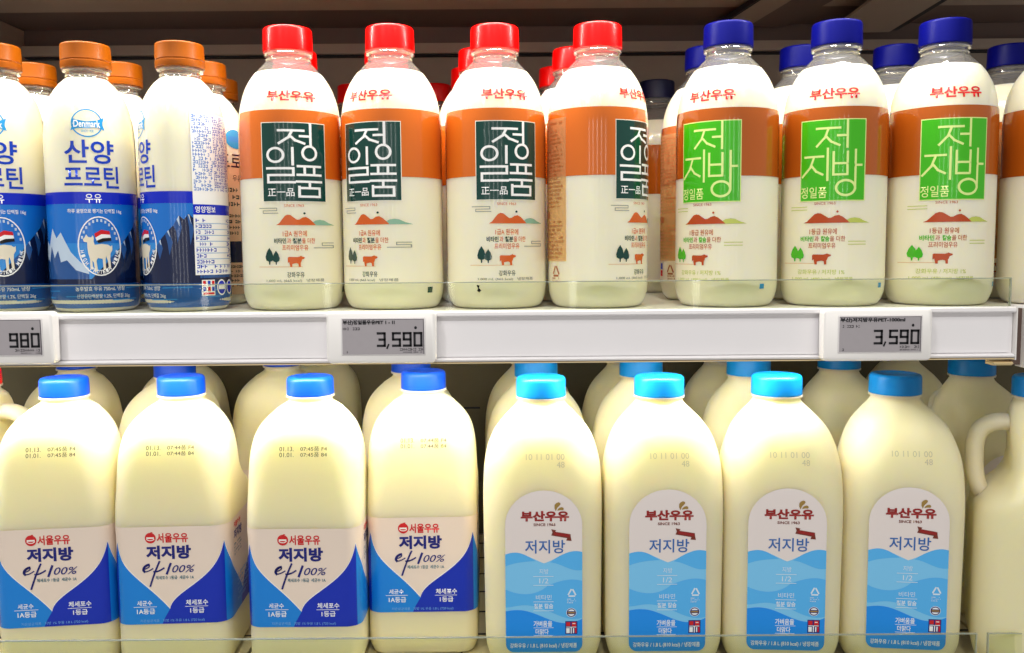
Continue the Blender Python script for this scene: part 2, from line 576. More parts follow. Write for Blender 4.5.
def red_label(parent):
    S = Sheet(U=lambda x: RB*(asin(max(-1, min(1, (x-496)/50.0))) - 0.237), V=lambda y: zf(y, D1))
    full = pi*RB
    S.rect(-full, zf(107.5, D1), full, zf(176, D1), K['brown2'], 0, px=False)
    S.text('부산우유', 482, 87.5, 529, 98.5, K['red'], 2, bold=0.035)
    # dark green panel with a thin white edge; strokes measured on a 318 x 437 grid
    u0, u1 = -0.02715, 0.02715
    z0, z1 = zf(199.5, D1), zf(121, D1)
    S.rect(u0-0.0006, z0-0.0006, u1+0.0006, z1+0.0006, K['cream'], 1, px=False)
    S.rect(u0, z0, u1, z1, K['dgreen'], 2, px=False)
    G = Sheet(U=lambda x: u0 + (x-197)/318*(u1-u0), V=lambda y: z1 - (y-245)/437*(z1-z0))
    G.mats, G.items = S.mats, S.items
    W, m = 13, K['white']
    G.line([(282, 287), (402, 287)], W, m, 3)
    G.line([(347, 290), (330, 325), (284, 358)], W, m, 3)
    G.line([(338, 318), (362, 342), (404, 358)], W, m, 3)
    G.line([(437, 250), (437, 366)], W, m, 3)
    G.line([(386, 318), (437, 318)], W, m, 3)
    G.ring(430, 412, 41, 45, 13, m, 3)
    G.ring(264, 424, 45, 45, 13, m, 3)
    G.line([(347, 386), (347, 476)], W, m, 3)
    G.line([(222, 498), (349, 498), (349, 536), (226, 536), (226, 576), (353, 576)], W, m, 3)
    G.line([(372, 486), (485, 486)], W, m, 3)
    G.line([(404, 486), (404, 532)], W, m, 3); G.line([(452, 486), (452, 532)], W, m, 3)
    G.line([(370, 534), (487, 534)], W, m, 3)
    G.line([(366, 572), (489, 572)], W, m, 3); G.line([(428, 572), (428, 606)], W, m, 3)
    G.line([(376, 608), (480, 608), (480, 656), (376, 656), (376, 602)], W, m, 3)
    G.text('正一品', 222, 610, 352, 655, m, 3, bold=0.01)
    # lower artwork
    S.text('SINCE 1963', 497, 202.6, 515, 205.2, K['orange'], 1)
    hill_print(S, 489, 525, 223.5, 10.5, K['orange'], K['sage'], K['dgreen'], 1)
    S.line([(473, 206.5), (490, 206.5), (490, 209), (476.5, 209), (476.5, 211.5), (491, 211.5)], 0.7, K['grey'], 1)
    S.line([(523, 246.5), (539, 246.5), (539, 244), (530, 244), (530, 241.5), (539, 241.5)], 0.7, K['grey'], 1)
    S.text('1급A 원유에', 495, 229, 517, 235, K['orange'], 1, bold=0.012)
    S.text('비타민', 486.5, 236.5, 498, 242, K['dgreen'], 1, bold=0.03)
    S.text('과', 498.8, 236.5, 502.6, 242, K['orange'], 1, bold=0.01)
    S.text('철분', 504, 236.5, 512, 242, K['dgreen'], 1, bold=0.03)
    S.text('을 더한', 512.6, 236.5, 524, 242, K['orange'], 1, bold=0.01)
    S.text('프리미엄우유', 494, 243.3, 518, 249, K['orange'], 1, bold=0.012)
    tree_print(S, 481.5, 246, 263, 8, K['dgreen'], 1)
    tree_print(S, 488, 249, 263, 7, K['dgreen'], 2)
    cow_print(S, 499, 255, 15.5, 10.5, K['orange'], 1)
    S.line([(471, 265.3), (512, 265.3)], 0.6, K['tan'], 1)
    S.text('강화우유', 498, 270.5, 514, 276, K['dgreen'], 1, bold=0.01)
    S.text('1,000 mL (665 kcal)   냉장제품', 478, 277.6, 531, 281, K['ink'], 1)
    S.rect(446.9+22, 287, 446.9+23, 288, K['cream'], 0)
    side_panel(S, K['tanpan'], K['tandk'], seed=3)
    # small print code on the right flank
    a = 66/180*pi*RB
    S.rect(a, zf(293, D1), a+0.006, zf(287, D1), K['dgreen'], 1, px=False)
    return S.build('label', surf_bottle, parent, du=0.003, dv=0.006)

def green_label(parent):
    S = Sheet(U=lambda x: RB*(asin(max(-1, min(1, (x-833)/52.5))) + 0.03), V=lambda y: zf(y + 2.2, D1))
    full = pi*RB
    S.rect(-full, zf(109.5, D1), full, zf(178, D1), K['brown'], 0, px=False)
    S.text('부산우유', 807, 88, 857, 99.5, K['red'], 2, bold=0.035)
    u0, u1 = -0.0265, 0.0265
    z0, z1 = zf(203, D1), zf(123, D1)
    S.rect(u0-0.0008, z0-0.0008, u1+0.0008, z1+0.0008, K['lime'], 1, px=False)
    S.rect(u0, z0, u1, z1, K['green'], 2, px=False)
    G = Sheet(U=lambda x: u0 + (x-98)/345*(u1-u0), V=lambda y: z1 - (y-222)/432*(z1-z0))
    G.mats, G.items = S.mats, S.items
    W, m = 12, K['lime']
    G.line([(186, 265), (306, 265)], W, m, 3)
    G.line([(247, 268), (230, 314), (188, 360)], W, m, 3)
    G.line([(238, 312), (262, 338), (304, 358)], W, m, 3)
    G.line([(345, 226), (345, 368)], W, m, 3); G.line([(296, 306), (345, 306)], W, m, 3)
    G.line([(122, 416), (222, 416)], W, m, 3)
    G.line([(173, 420), (153, 474), (108, 522)], W, m, 3)
    G.line([(162, 466), (186, 496), (220, 514)], W, m, 3)
    G.line([(246, 376), (246, 544)], W, m, 3)
    G.line([(276, 396), (276, 516), (348, 516), (348, 396)], W, m, 3); G.line([(276, 456), (348, 456)], W, m, 3)
    G.line([(391, 386), (391, 592)], W, m, 3); G.line([(391, 466), (424, 466)], W, m, 3)
    G.ring(341, 588, 56, 47, 13, m, 3)
    G.text('정일품', 100, 580, 244, 642, m, 3, bold=0.01)
    S.text('SINCE 1963', 815, 202.6, 835, 205.2, K['rust'], 1)
    hill_print(S, 805, 849, 223.5, 10, K['rust'], K['olive'], K['rust'], 1)
    for y in (207, 210): S.line([(793, y), (808, y)], 0.7, K['olive'], 1)
    for y in (242, 245): S.line([(848, y), (864, y)], 0.7, K['olive'], 1)
    S.text('1등급 원유에', 811, 229, 837, 235, K['rust'], 1, bold=0.012)
    S.text('비타민', 802.5, 236.5, 815, 242, K['green'], 1, bold=0.03)
    S.text('과', 815.8, 236.5, 820, 242, K['rust'], 1, bold=0.01)
    S.text('칼슘', 822, 236.5, 830, 242, K['green'], 1, bold=0.03)
    S.text('을 더한', 830.6, 236.5, 845, 242, K['rust'], 1, bold=0.01)
    S.text('프리미엄우유', 810, 243.3, 836, 249, K['rust'], 1, bold=0.012)
    tree_print(S, 797, 246, 262, 8, K['green'], 1)
    tree_print(S, 802.5, 248, 262, 7, K['green'], 2)
    cow_print(S, 814, 254.5, 18, 10.5, K['rust'], 1)
    S.line([(787, 264), (816, 264)], 0.6, K['tan'], 1)
    S.text('강화우유 / 저지방 1%', 800, 270, 845, 275, K['olive'], 1, bold=0.01)
    S.text('1,000 mL (480 kcal)   냉장제품', 795, 277.5, 853, 281.5, K['olive'], 1, bold=0.01)
    side_panel(S, K['tanpan'], K['tandk'], seed=9, badge=K['blue2'])
    a = 60/180*pi*RB
    S.rect(a, zf(291, D1), a+0.005, zf(286, D1), K['logo'], 1, px=False)
    return S.build('label', surf_bottle, parent, du=0.003, dv=0.006)

def litre_bottle(kind):
    if kind == 'red':
        root = empty('milk_bottle', (0, 0, 0))
        tag(root, '', 'milk bottle', 'red capped milk bottles with dark green panel on the upper shelf')
    else:
        root = empty('low_fat_milk_bottle', (0, 0, 0))
        tag(root, '', 'milk bottle', 'blue capped low fat milk bottles on the upper shelf')
    bottle_body('milk_body', root)
    bottle_neck(root, P_BOT, FILL, 0.0184, 0.2238, 0.2219, 0.0212)
    screw_cap('cap', M_RED if kind == 'red' else M_BLUE, root, 0.0214, 0.2232, 0.2440, bev=0.0022, rib=0.0 if kind == 'red' else 0.00012)
    (red_label if kind == 'red' else green_label)(root)
    return root

# ------------------------------------------------------------------ goat milk bottle
RG = 0.0365
PG_UP = catmull([(RG, 0.014), (RG, 0.05), (RG, 0.10), (RG, 0.140), (0.0361, 0.1530), (0.0349, 0.1650), (0.0325, 0.1770), (0.0292, 0.1855),
                 (0.0236, 0.1940), (0.0186, 0.1992), (0.0166, 0.2020), (0.0162, 0.2090)], 5)
PG_LO = catmull([(0.0220, 0.0030), (0.0270, 0.0005), (0.0310, 0.0008), (0.0340, 0.0040), (0.0360, 0.0090), (RG, 0.014)], 4)
PG = PG_LO[:-1] + PG_UP
RGZ = prof_r(PG)
def surf_goat(u, v, off):
    a = u / RG
    r = RGZ(v) + off
    return Vector((r*sin(a), -r*cos(a), v))

def goat_label(parent):
    D = 0.763
    U = lambda x: RG*(asin(max(-1, min(1, (x-93)/46.0))) + 0.07)
    S = Sheet(U=U, V=lambda y: zf(y - 3.0, D))
    full = pi*RG
    zt, zb = zf(190, D), 0.004
    S.rect(-full, zf(200.5, D), full, zf(188.5, D), K['blue'], 1, px=False)
    # landscape, repeated at the back: sky, snowy ranges, lake
    S.rect(-full, zf(240, D), full, zf(200.5, D), K['sky'], 0, px=False)
    S.rect(-full, zf(280, D), full, zf(240, D), K['sky2'], 0, px=False)
    S.rect(-full, 0.0035, full, zf(280, D), K['water'], 0, px=False)
    k = RG*pi/180
    Zp = lambda y: zf(y - 3, D)
    for off in (0, 180, -180):
        P = lambda a, y: ((a+off)*k, Zp(y))
        def pm(pts, m, l):
            q = [(max(-full, min(full, x)), y) for x, y in (P(a, y) for a, y in pts)]
            if max(x for x, _ in q) - min(x for x, _ in q) > 1e-5:
                S.poly(q, m, l, px=False)
        # left pale range
        pm([(-90, 262), (-78, 240), (-70, 246), (-60, 228), (-52, 238), (-44, 232), (-30, 252), (-18, 262), (-8, 268), (-8, 283), (-90, 283)], K['snow'], 1)
        pm([(-90, 268), (-80, 256), (-72, 262), (-64, 246), (-58, 258), (-50, 250), (-46, 262), (-36, 260), (-24, 270), (-8, 274), (-8, 283), (-90, 283)], K['navy2'], 2)
        # right dark mountain
        pm([(-10, 283), (8, 268), (20, 258), (30, 250), (40, 240), (50, 232), (58, 226), (66, 216), (72, 220), (78, 214), (88, 222), (94, 232), (94, 283)], K['navy'], 2)
        for q in ([(18, 259), (30, 250), (27, 257), (22, 266)], [(33, 247), (40, 240), (43, 249), (38, 260)], [(47, 234), (52, 230.5), (57, 243), (52, 256), (50, 244)],
                  [(58, 226), (66, 216), (69, 228), (63, 244), (62, 232)], [(76, 215.5), (78, 214), (84, 230), (79, 246), (78, 228)]):
            pm(q, K['navy2'], 3)
        for q in ([(26, 253.4), (30, 250), (29, 255)], [(38, 242), (40, 240), (41, 246)], [(50, 232), (52, 230.5), (54, 238)], [(63, 220), (66, 216), (66.5, 227)], [(77, 214.6), (79, 215.5), (81, 225)]):
            pm(q, K['snow'], 4)
        pm([(-90, 279), (94, 279), (94, 284), (-90, 284)], K['navy'], 3)
        # ripples
        for y, a0, a1 in ((291, -80, -50), (296, -40, 10), (300, 20, 60), (288, 40, 80), (298, -85, -60)):
            pm([(a0, y), (a1, y-0.6), (a1, y+0.4), (a0, y+1)], K['sky2'], 1)
    # crest and name
    S.ring(88, 122, 15.5, 14.5, 1.3, K['logo'], 1)
    S.poly([(73, 117), (78, 119), (88, 120.5), (98, 119), (105, 116), (103, 123), (105, 129), (98, 126.5), (88, 127), (78, 127.5), (72, 130), (74.5, 123)], K['logo'], 2)
    S.text('Denmark', 75, 119.2, 101, 126.4, K['white'], 3, bold=0.02)
    S.text('SINCE 1938', 82, 129, 94, 131.5, K['logo'], 2)
    S.text('산양', 65.5, 139, 113, 163, K['blue2'], 1, bold=0.018)
    S.text('프로틴', 64.5, 165, 117, 187.5, K['blue2'], 1, bold=0.018)
    S.text('우유', 83, 193.5, 99, 202.5, K['white'], 2, bold=0.01)
    S.text('하루 균형으로 챙기는 단백질 16g', 66, 208.5, 118, 213.5, K['white'], 2, bold=0.012)
    # goat in an oval seal
    S.ring(95, 246, 21, 30, 1.2, K['white'], 5)
    for i, ch in enumerate('HIGH PROTEIN MILK'):
        if ch == ' ':
            continue
        a = radians(168 - i*9.8)
        x, y = 95 + 17.6*cos(a), 246 + 26*sin(a)
        S.text(ch, x-1.3, y-1.9, x+1.3, y+1.9, K['white'], 5, rot=a-pi/2, bold=0.02)
    for i in range(12):
        a = radians(200 + i*13)
        x, y = 95 + 17.6*cos(a), 246 + 26*sin(a)
        S.rect(x-0.9, y-1.4, x+0.9, y+1.4, K['snow'], 5)
    g = [(84, 231), (85.5, 228), (87, 231), (90, 231.5), (91.5, 229), (92.5, 232), (92, 236), (93, 240), (100, 239), (106, 240), (108.5, 242), (110, 240.5),
         (110, 246), (108, 250), (107.5, 256), (108, 266), (105.8, 267), (105, 258), (103.6, 253), (102.8, 257), (103, 268), (100.6, 268.5), (100, 256),
         (95.5, 255), (94, 258), (95, 270), (92.5, 271), (91.4, 260), (90, 258), (90.5, 268), (88, 268), (88, 256), (86.6, 250), (86, 243), (86, 237), (83, 236.5), (82, 234)]
    S.poly([(x-3, 235+(y-229)*0.88) for x, y in g], K['goat'], 5)
    S.poly([(90, 233.5), (97, 229.5), (105, 231), (105.5, 234.5), (97, 234), (91, 237.5)], K['red'], 6)
    S.poly([(91, 237.5), (97, 234), (105.5, 234.5), (106, 237.5), (98, 238), (92, 240.5)], K['white'], 6)
    S.poly([(92, 240.5), (98, 238), (106, 237.5), (106.5, 240.5), (99, 241.5), (93.5, 243)], K['black'], 6)
    # lines over the lake
    S.text('농후발효 우유 750mL 냉장', 70, 286.5, 118, 291, K['white'], 5)
    S.text('산양유단백분말 1.2%, 단백질 26g', 71, 294, 123, 299, K['white'], 5)
    # nutrition panel, turned to the side
    px = 46.0/RG
    kk = 0.00084
    T = Sheet(U=lambda x: x, V=lambda y: zf(108 + y/kk, D)); T.mats, T.items = S.mats, S.items
    a0, a1 = 84*k, 152*k
    S.rect(a0, zf(273, D), a1, zf(108.5, D), K['white'], 3, px=False)
    T.micro(a0+0.0012, 2*kk, a0+0.019, 80*kk, 20, K['sky'], 4, fill=0.8, ragged=0.1, seed=21); T.micro(a0+0.020, 2*kk, a1-0.001, 80*kk, 22, K['blue2'], 4, fill=0.8, ragged=0.1, seed=22)
    S.rect(a0, zf(212, D), a1, zf(201.5, D), K['blue'], 4, px=False)
    b = Sheet(U=lambda x: a0 + 0.0015 + x*kk, V=S.V); b.mats, b.items = S.mats, S.items
    b.text('영양정보', 0, 206.3, 22, 213, K['white'], 5, bold=0.015)
    for i in range(8):
        y = 218 + i*6
        b.rect(0, y+5.6, 46, y+6.1, K['sky2'], 4)
        T.micro(a0+0.0015, (y-110.8)*kk, a0+0.014+0.004*(i % 3), (y-105.8)*kk, 1, K['blue2'], 5, fill=0.7, seed=40+i)
        T.micro(a0+0.034, (y-110.8)*kk, a0+0.042, (y-105.8)*kk, 1, K['blue2'], 5, fill=0.7, seed=60+i)
    T.micro(a0+0.0015, 154*kk, a1-0.0015, 164*kk, 2, K['blue2'], 4, fill=0.7, seed=80)
    b.rect(4, 281, 18, 297, K['white'], 5)
    for i, (x, y, m) in enumerate([(5, 282, 'red'), (10, 282, 'blue2'), (14.5, 282, 'red'), (5, 288, 'blue2'), (10, 288, 'red'), (14.5, 288, 'blue2')]):
        b.rect(x, y, x+3, y+4.6, K[m], 6)
    b.rect(5, 293.8, 17, 296, K['red'], 6)
    b.ell(27, 289, 6.4, 8.2, K['white'], 5); b.ell(27, 289, 5.2, 6.8, K['blue'], 6); b.rect(22.5, 287, 31.5, 291, K['white'], 7)
    b.ell(41, 289, 6, 7.6, K['white'], 5); b.ell(41, 289, 4.8, 6.2, K['blue'], 6)
    return S.build('label', surf_goat, parent, du=0.003, dv=0.006)

def goat_bottle():
    root = empty('goat_milk_bottle', (0, 0, 0))
    tag(root, '', 'milk bottle', 'orange capped goat milk bottles on the upper shelf')
    mb = MB()
    fill = 0.2005
    mb.lathe([(0.006, 0.006)] + [p for p in PG if p[1] < fill] + [(RGZ(fill), fill), (RGZ(fill)-0.001, fill+0.0001)], 96)
    mb.build('milk_body', M_MILK, root, smooth=50)
    bottle_neck(root, PG, fill, 0.0162, 0.2098, 0.2080, 0.0196)
    screw_cap('cap', M_ORANGE, root, 0.0206, 0.2092, 0.2300, rib=0.0006, bev=0.0016, skirt=0.0062, n=112)
    goat_label(root)
    return root

# ------------------------------------------------------------------ square milk jugs
def rr_pt(t, a, yf, yb, rc, nc=8, ns=6):
    pass

def section(a, yf, yb, rc, nc=10, ns=6):
    """closed ring of a rounded rectangle, starting at the front middle and turning to +x"""
    b = (yb - yf) / 2
    cy = (yb + yf) / 2
    rc = min(rc, a - 1e-5, b - 1e-5)
    pts = []
    def seg(p, q, n):
        for i in range(n):
            t = i / n
            pts.append((p[0] + (q[0]-p[0])*t, p[1] + (q[1]-p[1])*t))
    def arc(cx, cyy, a0):
        for i in range(nc):
            q = radians(a0 + 90*i/nc)
            pts.append((cx + rc*cos(q), cyy + rc*sin(q)))
    seg((0, yf), (a-rc, yf), ns); arc(a-rc, yf+rc, -90)
    seg((a, yf+rc), (a, yb-rc), ns*2); arc(a-rc, yb-rc, 0)
    seg((a-rc, yb), (-(a-rc), yb), ns*2); arc(-(a-rc), yb-rc, 90)
    seg((-a, yb-rc), (-a, yf+rc), ns*2); arc(-(a-rc), yf+rc, 180)
    seg((-(a-rc), yf), (0, yf), ns)
    return pts

def loft(rows, mb):
    rings = [[(x, y, z) for x, y in section(a, yf, yb, rc)] for z, a, yf, yb, rc in rows]
    n = len(rings[0])
    vs = [p for r in rings for p in r]
    fs = []
    for k in range(len(rings) - 1):
        for i in range(n):
            j = (i + 1) % n
            fs.append((k*n + i, k*n + j, (k+1)*n + j, (k+1)*n + i))
    fs.append(tuple(reversed(range(n))))
    b = (len(rings) - 1) * n
    fs.append(tuple(b + i for i in range(n)))
    mb.add(vs, fs)
    return mb

def row_at(rows, z):
    for r0, r1 in zip(rows, rows[1:]):
        if r0[0] <= z <= r1[0] and r1[0] > r0[0]:
            t = (z - r0[0]) / (r1[0] - r0[0])
            return tuple(p + (q-p)*t for p, q in zip(r0, r1))
    return rows[0] if z < rows[0][0] else rows[-1]

def surf_jug(rows):
    def f(u, v, off):
        z, a, yf, yb, rc = row_at(rows, v)
        s = 1 if u >= 0 else -1
        u = abs(u)
        L1 = a - rc
        L2 = L1 + rc*pi/2
        L3 = L2 + (yb - yf - 2*rc)
        L4 = L3 + rc*pi/2
        if u <= L1:
            p = (u, yf - off)
        elif u <= L2:
            q = (u - L1)/rc
            p = (L1 + (rc+off)*sin(q), yf + rc - (rc+off)*cos(q))
        elif u <= L3:
            p = (a + off, yf + rc + (u - L2))
        elif u <= L4:
            q = (u - L3)/rc
            p = (L1 + (rc+off)*cos(q), yb - rc + (rc+off)*sin(q))
        else:
            p = (L1 - (u - L4), yb + off)
        return Vector((s*p[0], p[1], v))
    return f

ZS = -0.326     # top of the lower shelf
# z, half width, front y, back y, corner radius
HB = 0.0516
SEOUL = catmull([
    (0.000, 0.0445, -0.0445, 0.0445, 0.012), (0.0015, 0.0480, -0.0480, 0.0480, 0.013), (0.006, 0.0498, -0.0498, 0.0498, 0.013), (0.014, HB, -HB, HB, 0.013),
    (0.034, HB, -HB, HB, 0.013), (0.080, HB, -HB, HB, 0.013), (0.1262, HB, -HB, HB, 0.013), (0.1300, 0.0521, -0.0521, 0.0521, 0.014),
    (0.140, 0.0521, -0.0521, 0.0521, 0.015), (0.152, 0.0520, -0.0520, 0.0480, 0.017), (0.162, 0.0518, -0.0518, 0.0330, 0.020), (0.172, 0.0516, -0.0516, 0.0240, 0.022),
    (0.184, 0.0511, -0.0511, 0.0220, 0.024), (0.194, 0.0501, -0.0501, 0.0220, 0.026), (0.204, 0.0478, -0.0478, 0.0230, 0.028), (0.2125, 0.0436, -0.0436, 0.0240, 0.029),
    (0.2195, 0.0372, -0.0372, 0.0245, 0.027), (0.2252, 0.0298, -0.0298, 0.0240, 0.024), (0.2290, 0.0235, -0.0235, 0.0225, 0.022), (0.2315, 0.0202, -0.0202, 0.0202, 0.0202),
    (0.2355, 0.0196, -0.0196, 0.0196, 0.0196)], 4)
def stretch(rows, d):
    return [(z + (d*(z - 0.145)/0.09 if z > 0.145 else 0.0),) + tuple(q) for z, *q in rows]
SEOUL = [(z, a*0.982, f*0.982, b*0.982, c) if z < 0.232 else (z, a, f, b, c) for z, a, f, b, c in stretch(SEOUL, 0.0080)]
HB *= 0.982
BUSAN = catmull([
    (0.000, 0.0400, -0.0400, 0.0400, 0.022), (0.0015, 0.0440, -0.0440, 0.0440, 0.023), (0.008, 0.0482, -0.0482, 0.0482, 0.024), (0.020, 0.0516, -0.0510, 0.0512, 0.024),
    (0.032, 0.0524, -0.0514, 0.0520, 0.024), (0.060, 0.0526, -0.0516, 0.0524, 0.024), (0.100, 0.0530, -0.0518, 0.0526, 0.024), (0.135, 0.0533, -0.0520, 0.0520, 0.024),
    (0.150, 0.0534, -0.0521, 0.0470, 0.025), (0.162, 0.0533, -0.0520, 0.0330, 0.027), (0.174, 0.0529, -0.0514, 0.0250, 0.029), (0.184, 0.0520, -0.0503, 0.0230, 0.031),
    (0.193, 0.0502, -0.0484, 0.0230, 0.033), (0.202, 0.0474, -0.0456, 0.0235, 0.034), (0.210, 0.0434, -0.0418, 0.0240, 0.032), (0.218, 0.0372, -0.0362, 0.0245, 0.0295),
    (0.2250, 0.0300, -0.0296, 0.0240, 0.0262), (0.2308, 0.0238, -0.0236, 0.0228, 0.0228), (0.2345, 0.0212, -0.0212, 0.0212, 0.0212), (0.2380, 0.0208, -0.0208, 0.0208, 0.0208)], 4)

BUSAN = stretch(BUSAN, 0.0034)
def jug_base(rows, name):
    mb = loft(rows, MB())
    return mb

def handle_path():
    return catmull([(0.010, 0.214), (0.024, 0.2165), (0.036, 0.2155), (0.0465, 0.2085), (0.0505, 0.196), (0.0508, 0.180), (0.0496, 0.166), (0.0460, 0.154), (0.0400, 0.146)], 5)

def jug_common(root, rows, capm, ztop, capr=0.0229):
    loft(rows, MB()).build('jug_body', M_JUG, root, smooth=60)
    mb = MB(); mb.tube(handle_path(), 0.0115, 0.0078, 20)
    mb.build('handle', M_JUG, root, smooth=60)
    mb = MB()
    zn = rows[-1][0]
    r = rows[-1][1]
    mb.lathe([(r-0.001, zn-0.0016), (r+0.0022, zn-0.0012), (r+0.0024, zn+0.0004), (r-0.001, zn+0.0010)], 64)
    mb.build('neck_ring', M_JUG, root, smooth=40)
    screw_cap('cap', capm, root, capr, zn+0.0006, ztop, bev=0.0032, n=144, rib=0.00016, taper=0.0002)

KJ = dict(
    pink=mat('pale pink label', (240, 222, 206), rough=0.4),
    lblue=mat('azure label', (14, 132, 224), rough=0.35),
    dblue=mat('deep blue label', (4, 44, 184), rough=0.35),
    edge=mat('white label line', (250, 244, 236), rough=0.4),
    red=mat('red label type', (208, 22, 28), rough=0.4),
    navy=mat('navy label type', (16, 24, 120), rough=0.4),
    blue=mat('blue label type', (20, 62, 190), rough=0.4),
    teal=mat('teal label type', (40, 110, 130), rough=0.4),
    white=mat('white label type', (245, 248, 250), rough=0.4),
    pale=mat('pale blue label type', (120, 180, 235), rough=0.4),
    bwhite=mat('white arch label', (236, 226, 222), rough=0.35),
    bsky=mat('sky label', (126, 204, 250), rough=0.35),
    bmid=mat('mid sky label', (86, 184, 248), rough=0.35),
    bdeep=mat('strong blue label', (22, 146, 244), rough=0.35),
    bpale=mat('pale sky label', (132, 196, 230), rough=0.35),
    maroon=mat('maroon label type', (150, 26, 24), rough=0.4),
    brownl=mat('brown ribbon label', (120, 44, 26), rough=0.4),
    gold=mat('olive gold label', (160, 128, 60), rough=0.4),
    bluet=mat('soft blue label type', (52, 104, 176), rough=0.4),
    ltype=mat('faint label type', (222, 238, 250), rough=0.4),
    stampk=mat('dot matrix ink', (58, 50, 40), rough=0.5),
    stampg=mat('faint grey ink', (206, 196, 168), rough=0.5),
)

def bez(p0, p1, p2, p3, n=14):
    return [tuple((1-t)**3*a + 3*(1-t)**2*t*b + 3*(1-t)*t*t*c + t**3*d for a, b, c, d in zip(p0, p1, p2, p3)) for t in (i/n for i in range(n+1))]

def seoul_label(root):
    D = 0.775
    px = 0.00089
    V = lambda y: zf(y - 1.2, D) - ZS
    S = Sheet(U=lambda x: (x-300)*px, V=V)
    rows = SEOUL
    per = 4*2*HB - 8*0.013 + 2*pi*0.013
    face = per/4
    z0, z1 = V(628), V(529.5)
    S.rect(-per/2, z0, per/2, z1, KJ['pink'], 0, px=False)
    w = face/px
    for kf in (0, 1, -1, 2, -2):
        c = 300 + kf*w
        S.U = lambda x, c=c: max(-per/2, min(per/2, (x-300)*px + kf*face))
        if abs(kf) == 2:
            # back face: two halves, one at each end of the sheet
            pass
        L, R, B = 300-w/2, 300+w/2, 628
        tip = (R, 546)
        vee = (298, 613)
        left = bez((L, 546), (L+6, 572), (L+18, 584), vee)
        left = [(L, 546)] + bez((L, 546), (L+6, 578), (274, 584), vee)[1:]
        right = bez(vee, (300, 600), (322, 592), (338, 576)) + bez((338, 576), (348, 566), (351, 556), tip)[1:]
        def clipped(pts, m, l):
            q = [(S.U(x), S.V(y)) for x, y in pts]
            if max(a for a, _ in q) - min(a for a, _ in q) > 1e-4:
                S.poly(q, m, l, px=False)
        clipped([(x, y-1.2) for x, y in left] + [(vee[0]+2, B), (L, B)], KJ['edge'], 1)
        clipped([(x, y-1.2) for x, y in right] + [(R, B), (292, B)], KJ['edge'], 1)
        clipped(left + [(293, B), (L, B)], KJ['lblue'], 2)
        clipped(right + [(R, B), (290, B), (292.5, 622)], KJ['dblue'], 3)
    S.U = lambda x: (x-300)*px
    def front(S, small=False):
        S.ell(281.3, 540.8, 5.4, 5.4, KJ['red'], 4); S.ring(281.3, 540.8, 4.4, 3.0, 0.8, KJ['edge'], 5, 20, 160); S.rect(277.5, 540, 285, 541.6, KJ['edge'], 5)
        S.poly([(281, 536), (283, 533.6), (284, 535.6)], KJ['red'], 4)
        S.text('서울우유', 287.5, 536, 318.5, 545.8, KJ['red'], 4, bold=0.03)
        S.text('저지방', 276.5, 548.5, 321, 562.5, KJ['navy'], 4, bold=0.045)
    front(S)
    # brush script
    S.line(bez((278.6, 567.8), (275.5, 568.2), (271.5, 572), (274.2, 574.6), 8), 2.3, KJ['navy'], 5)
    S.line(bez((278.6, 567.6), (280.6, 569.2), (278, 571.6), (273, 572.4), 8), 1.1, KJ['navy'], 5)
    S.line(bez((274.2, 574.8), (277, 575), (280, 573.4), (282.6, 571.8), 6), 1.1, KJ['navy'], 5)
    S.line(bez((289.3, 565), (286.6, 570.6), (283.4, 577.7), (279.5, 589.2), 8), 1.8, KJ['navy'], 5)
    S.line(bez((283.6, 574.9), (286, 575.3), (289, 574.5), (293.4, 571.6), 6), 1.5, KJ['navy'], 5)
    S.line([(300.2, 567.4), (296.4, 577)], 2.2, KJ['navy'], 5)
    S.text('00%', 301.5, 568.8, 324.5, 576.2, KJ['navy'], 5, shear=0.3, bold=0.005)
    S.text('체세포수 1등급  세균수 1A', 285, 579.3, 323, 583, KJ['teal'], 5, bold=0.015)
    S.text('세균수', 265.5, 604, 280.5, 609.2, KJ['white'], 5, bold=0.012)
    S.rect(262, 610.2, 285, 610.7, KJ['white'], 5)
    S.text('1A등급', 265, 612.2, 283, 617.8, KJ['white'], 5, bold=0.018)
    S.text('체세포수', 314, 604, 336, 609.6, KJ['white'], 5, bold=0.018)
    S.rect(313, 610.6, 336, 611.1, KJ['white'], 5)
    S.text('1등급', 318, 612.4, 332, 617.8, KJ['white'], 5, bold=0.018)
    S.text('저온살균제품   지방 1% 우유 1.8 L (720 kcal)', 268, 623, 332, 626.4, KJ['pale'], 5)
    # right flank: smaller heading lines
    for kf, sd in ((1, 5), (-1, 6)):
        S.U = lambda x, kf=kf: (x-300)*px + kf*face
        S.text('서울우유', 268, 533, 296, 541, KJ['red'], 4, bold=0.03)
        S.text('저지방', 268, 543, 300, 553, KJ['navy'], 4, bold=0.03)
        S.micro(268, 556, 300, 570, 4, KJ['teal'], 4, seed=sd)
        S.micro(276, 590, 326, 620, 6, KJ['pale'], 5, seed=sd+3)
    S.build('label', surf_jug(rows), root, du=0.0035, dv=0.02, base=0.0003)

def date_stamp(root, rows, lines, m, name, box, D, ppx, cx):
    S = Sheet(U=lambda x: (x-cx)*ppx, V=lambda y: zf(y, D) - ZS)
    x0, y0, x1, y1 = box
    h = (y1-y0)/len(lines)
    for i, t in enumerate(lines):
        for (body, a, b) in t:
            S.text(body, x0 + a*(x1-x0), y0 + i*h + h*0.12, x0 + b*(x1-x0), y0 + (i+1)*h - h*0.12, m, 0)
    o = S.build(name, surf_jug(rows), root, du=0.0035, dv=0.006, base=0.0002)
    return o

